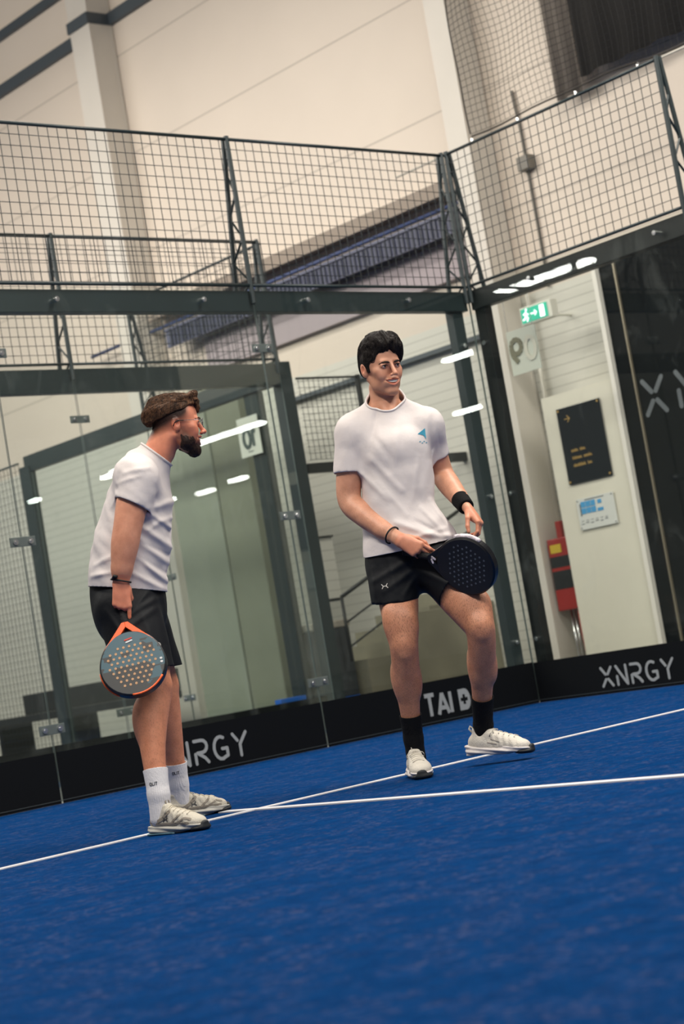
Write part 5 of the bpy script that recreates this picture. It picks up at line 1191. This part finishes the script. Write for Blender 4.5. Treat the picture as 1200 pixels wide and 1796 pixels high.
    for k in range(9): a = k/8; H.cap(G, (-.04+.08*a, -.06+.01*math.sin(k*3), .224), (-.05+.09*a, -.092-.006*math.sin(k*2.3), .212+.008*math.sin(k*4.1)), .009, .004, .006)
    def locks(X, Y, Z):
        q = H.inv(np.stack([X, Y, Z], 1)); n1 = vnoise(q[:, 1]*34+q[:, 2]*16, q[:, 2]*14, q[:, 0]*30+3); n2 = vnoise(q[:, 1]*95+q[:, 2]*40, q[:, 2]*18, q[:, 0]*90); return -(.0038*n1+.0026*n2)
    G.disp(locks, (-1, -1, 0), (1, 1, 3)); vv, ff = biggest(*G.mesh(0)); hair = np_mesh('hair', vv, ff, brown, root)
    def flow(p):
        q = H.inv(p[None])[0]; return H.d((.5*np.sign(q[0])*(1 if q[2] < .19 else .2), .9 if q[1] > -.05 else -.5, -.5 if q[2] < .2 else .05))
    strands(hair, 2200, flow, .036, .0006, 6, lift=.0016, jitter=.22)
    def faded(v):
        q = H.inv(v); lim = .126+(.105-q[:, 1])*.38; return (q[:, 2] > lim-.020) & (q[:, 2] < lim+.012) & (q[:, 1] > -.040) & (np.abs(q[:, 0]) < .085) & (q[:, 1] < .13) & (((q[:, 1]-.008)**2+(q[:, 2]-.110)**2) > .026**2)
    cl = strands(body, 3600, lambda p: H.d((0, .35, -1)), .0045, .00028, 12, name='clipped_hair', where=faded, lift=.0006); cl.data.materials.clear(); cl.data.materials.append(hair_material('clipped_brown', lin(26, 18, 15), lin(50, 34, 26))); cl['kind'] = 'stuff'
    # beard hugging the jaw
    Bd = Field(axis_pts((.20, .40, .0022)), axis_pts((-.10, .10, .0022)), axis_pts((1.42, 1.60, .0022))); oj = .010
    sculpt_jaw(H, Bd, oj, .020); H.cap(Bd, (0, -.046, .042-oj*.5), (0, -.062, .026-oj), (.044, .032), (.032, .024), .02, side=(1, 0, 0))
    Bd.d -= .0018*H.s
    H.ell(Bd, (0, -.04, .110), (.10, .085, .052), .006, 'cut'); H.ell(Bd, (0, -.100, .052-oj*.4), (.027, .026, .022), .008, 'cut'); H.ell(Bd, (0, .082, .06), (.5, .088, .14), .010, 'cut')
    Bd.disp(lambda X, Y, Z: -(.0022*vnoise(X*150, Y*150, Z*60)), (-1, -1, 0), (1, 1, 3)); v, f = biggest(*Bd.mesh(0)); beard = np_mesh('beard', v, f, hair_material('beard_hair', lin(26, 17, 14), lin(70, 46, 36), (600, 600, 150)), root)
    strands(beard, 1300, lambda p: H.d((0, -.35, -1)), .009, .0005, 8, name='beard_hairs', lift=.0008)
    # glasses
    fm = mat('thin_metal_frame', lin(120, 118, 122), .25, .9); g = None
    m = MB()
    for sx in (-1, 1):
        c = (sx*.032, -.108, .117); m.tube([H.p((c[0]+.0225*math.cos(a), c[1]+.006*abs(math.cos(a))*(1 if sx*math.cos(a) > 0 else 0), c[2]+.0195*math.sin(a))) for a in [2*PI*i/26 for i in range(26)]], .0011, 6, closed=True)
        m.tube([H.p(p) for p in ((sx*.054, -.103, .124), (sx*.066, -.092, .126), (sx*.072, -.05, .126), (sx*.076, -.020, .126))], .0013, 6)
    m.tube([H.p(p) for p in ((-.0095, -.108, .122), (0, -.112, .124), (.0095, -.108, .122))], .0011, 6)
    g = m.build('glasses', fm, root, smooth=True)
    for sx in (-1, 1):
        m = MB(); m.tube([H.p(p) for p in ((sx*.076, -.024, .126), (sx*.080, .0, .1265), (sx*.082, .012, .120), (sx*.081, .020, .104))], .0022, 6); m.build('temple_tip', CORD, g, smooth=True)
        m = MB(); c = (sx*.032, -.1075, .117); pts = [H.p((c[0]+.022*math.cos(a), c[1]+.004*max(0, sx*math.cos(a)), c[2]+.019*math.sin(a))) for a in [2*PI*i/20 for i in range(20)]]; m.add(pts+[p+H.d((0, .0012, 0)) for p in pts], [tuple(range(20)), tuple(range(39, 19, -1))]+[(i, (i+1) % 20, 20+(i+1) % 20, 20+i) for i in range(20)]); m.build('lens', GLASSLENS, g)
    # t-shirt
    S = Field(axis_pts((-.30, .32, .0045)), axis_pts((-.32, .32, .0045)), axis_pts((.86, 1.62, .0045)))
    SL = [((.050, s*.197, 1.272), (-.52, s*.12, -.82)) for s in (-1, 1)]
    for s, sl in zip((-1, 1), SL): S.chain([((.082, s*.172, 1.375), .082), ((.060, s*.192, 1.31), .074), ((.020, s*.213, 1.19), .074)], .02); S.half(*sl, .001, lo=(-9, -9 if s < 0 else .06, 0), hi=(9, -.06 if s < 0 else 9, 1.36))
    S.chain([((-.052, .0, .90), (.150, .182)), ((-.040, .0, 1.00), (.158, .186)), ((-.012, .0, 1.10), (.156, .182)), ((.020, .0, 1.20), (.146, .178)), ((.055, .0, 1.30), (.130, .175))], .05, side=(1, 0, 0))
    S.cap((.072, -.13, 1.385), (.072, .13, 1.385), .080, .080, .05); S.chain([((.090, .0, 1.36), (.082, .078)), ((.150, .0, 1.475), (.072, .076)), ((.19, .0, 1.53), (.066, .070))], .04, side=(1, 0, 0))
    S.cap((.075, -.04, 1.46), (.07, -.14, 1.405), .050, .064, .04); S.cap((.075, .04, 1.46), (.07, .14, 1.405), .050, .064, .04)
    for a, b, am, w in (((.123,1.246),(.209,1.284),.010,.013),((.062,1.193),(.172,1.083),.011,.014),((.035,1.154),(.150,1.018),.011,.014),((.025,1.087),(.131,.958),.010,.013),((.001,1.012),(.115,.929),.009,.011),((.04,1.398),(.139,1.404),.006,.010),((.008,1.364),(.101,1.376),.005,.009),
        ((.105,1.233),(.18,1.164),.009,.012),((-.141,1.07),(-.059,1.09),.008,.011),((-.166,1.029),(-.08,1.026),.009,.010),((-.07,1.309),(-.046,1.168),.004,.012),((.09,1.17),(.19,1.22),.008,.010),((.05,1.13),(.16,1.05),-.007,.009),((.03,1.08),(.13,.985),-.006,.008),((.12,1.21),(.19,1.12),-.005,.008),((.06,1.03),(.12,.96),.006,.008),((.02,1.40),(-.01,1.30),-.005,.010)):
        S.fold(a, b, am, w)
    S.disp(lambda X, Y, Z: -.0055*vnoise(X*9+Z*6, Y*9, Z*9+X*8)*np.clip((1.42-Z)/.2, 0, 1)-.0028*vnoise(X*26+Z*16, Y*20, Z*22+X*18), (-1, -1, 0), (1, 1, 2))
    v, f = biggest(*S.mesh(2)); sh = np_mesh('tshirt', v, f, SHIRT, root)
    cut_plane(sh, (-.05, 0, .962), (-.235, 0, -1))
    for sl in SL: open_cap(sh, *sl, .095)
    cut_plane(sh, (.160, 0, 1.474), (.71, 0, .70), lambda c: abs(c.y) < .13 and c.z > 1.36 and c.x > .03)
    rim_tube(sh, 'collar', (.160, 0, 1.474), .14, .0048, SHIRT, sh); cloth(sh, .003)
    # shorts
    S = Field(axis_pts((-.28, .20, .005)), axis_pts((-.34, .34, .005)), axis_pts((.54, 1.04, .005)))
    S.chain([((-.045, .0, 1.02), (.138, .168)), ((-.050, .0, .93), (.150, .176)), ((-.052, .0, .86), (.148, .176))], .03, side=(1, 0, 0))
    for s in (-1, 1): S.chain([((-.052, s*.085, .88), .128), ((-.024, s*.130, .74), .118), ((.0, s*.160, .60), .108), ((.01, s*.17, .54), .108)], .02)
    for a, b, am, w in (((.08,.90),(-.05,.84),.007,.012),((.07,.86),(-.08,.78),.006,.012),((.02,.84),(.06,.70),.006,.012),((-.12,.88),(-.06,.76),.006,.012),((-.03,.82),(.03,.68),.005,.012),((.05,.93),(.0,.88),.007,.010)): S.fold(a, b, am, w)
    S.disp(lambda X, Y, Z: -.005*vnoise(X*14, Y*14, Z*11), (-1, -1, 0), (1, 1, 2)); v, f = biggest(*S.mesh(2)); so = np_mesh('shorts', v, f, SHORTS, root)
    cut_plane(so, (-.05, 0, 1.01), (0, 0, 1)); cut_plane(so, (0, 0, .628), (.02, 0, -1)); cloth(so, .003)
    m_ = on_surface(so, lambda u, v: ((u, -.6, v), (0, 1, 0)), .0008)
    mb = MB(); stroke_mesh([arc(0, .014, .010, .012, 0, 330, 10), arc(0, -.014, .010, .010, 30, 300, 10)], lambda u, v, w: m_(.062+u, .700+v, w), .003, depth=.001, mb=mb); mb.build('hem_logo', PRINT, so)
    # wrist cord with its knot
    m = MB(); m.tube([(-.040+.037*math.cos(a), -.222+.033*math.sin(a), .986-.012*math.cos(a)) for a in [2*PI*i/24 for i in range(24)]], .0036, 8, closed=True)
    m.tube([(-.066, -.245, .998), (-.058, -.258, 1.006), (-.048, -.258, 1.0)], .007, 8); m.build('wrist_cord', CORD, root, smooth=True)
    for (a, mid, b) in (((-.018, -.272, .245), (-.018, -.292, .15), (-.022, -.295, .06)), ((.003, .257, .235), (.0, .27, .15), (-.004, .28, .06))):
        o = crew_sock(root, a, mid, b, .048, .0415, .042, SOCKW); F_ = on_surface(o, lambda u, v: ((u, -.9, v), (0, 1, 0)), .0008)
        if a[1] < 0:
            tx = MB(); x = 0
            for ch in 'OLIT':
                gl, w = GLY[ch]; stroke_mesh([[(x+px*.011, py*.011) for px, py in s] for s in gl], lambda u, v, w_: F_(-.042+u, .190+v, w_), .0022, depth=.0006, mb=tx); x += (w+.3)*.011
            tx.build('sock_print', DARKPRINT, o)
        else:
            tx = MB(); x = 0
            for ch in 'OLIT':
                gl, w = GLY[ch]; F3 = on_surface(o, lambda u, v: ((u, .1, v), (0, 1, 0)), .0008); stroke_mesh([[(x+px*.011, py*.011) for px, py in s] for s in gl], lambda u, v, w_: F3(-.012+u, .190+v, w_), .0022, depth=.0006, mb=tx); x += (w+.3)*.011
            tx.build('sock_print', DARKPRINT, o)
    shoe(root, (.038, -.340, .0), -38, 0, 'grey', 1, size=.96); shoe(root, (.050, .305, .0), 30, 0, 'grey', -1, size=.96)
    return root, H
def lens_material():
    m = bpy.data.materials.new('spectacle_lens'); m.use_nodes = True; nt = m.node_tree; N = nt.nodes; L = nt.links
    for n in list(N): N.remove(n)
    o = N.new('ShaderNodeOutputMaterial'); t = N.new('ShaderNodeBsdfTransparent'); g = N.new('ShaderNodeBsdfGlossy'); g.inputs['Roughness'].default_value = .02; x = N.new('ShaderNodeMixShader'); x.inputs[0].default_value = .12
    L.new(t.outputs[0], x.inputs[1]); L.new(g.outputs[0], x.inputs[2]); L.new(x.outputs[0], o.inputs[0]); return m
GLASSLENS = lens_material()
M2, H2 = man_side()
racket('padel_racket', 'orange', local_frame(M2, (-.034, -.300, .650), (-.09, .40, 1.0), (.0, -.93, .37)), label='padel racket with orange throat and dotted grey face hanging from the bearded man', cat='racket')
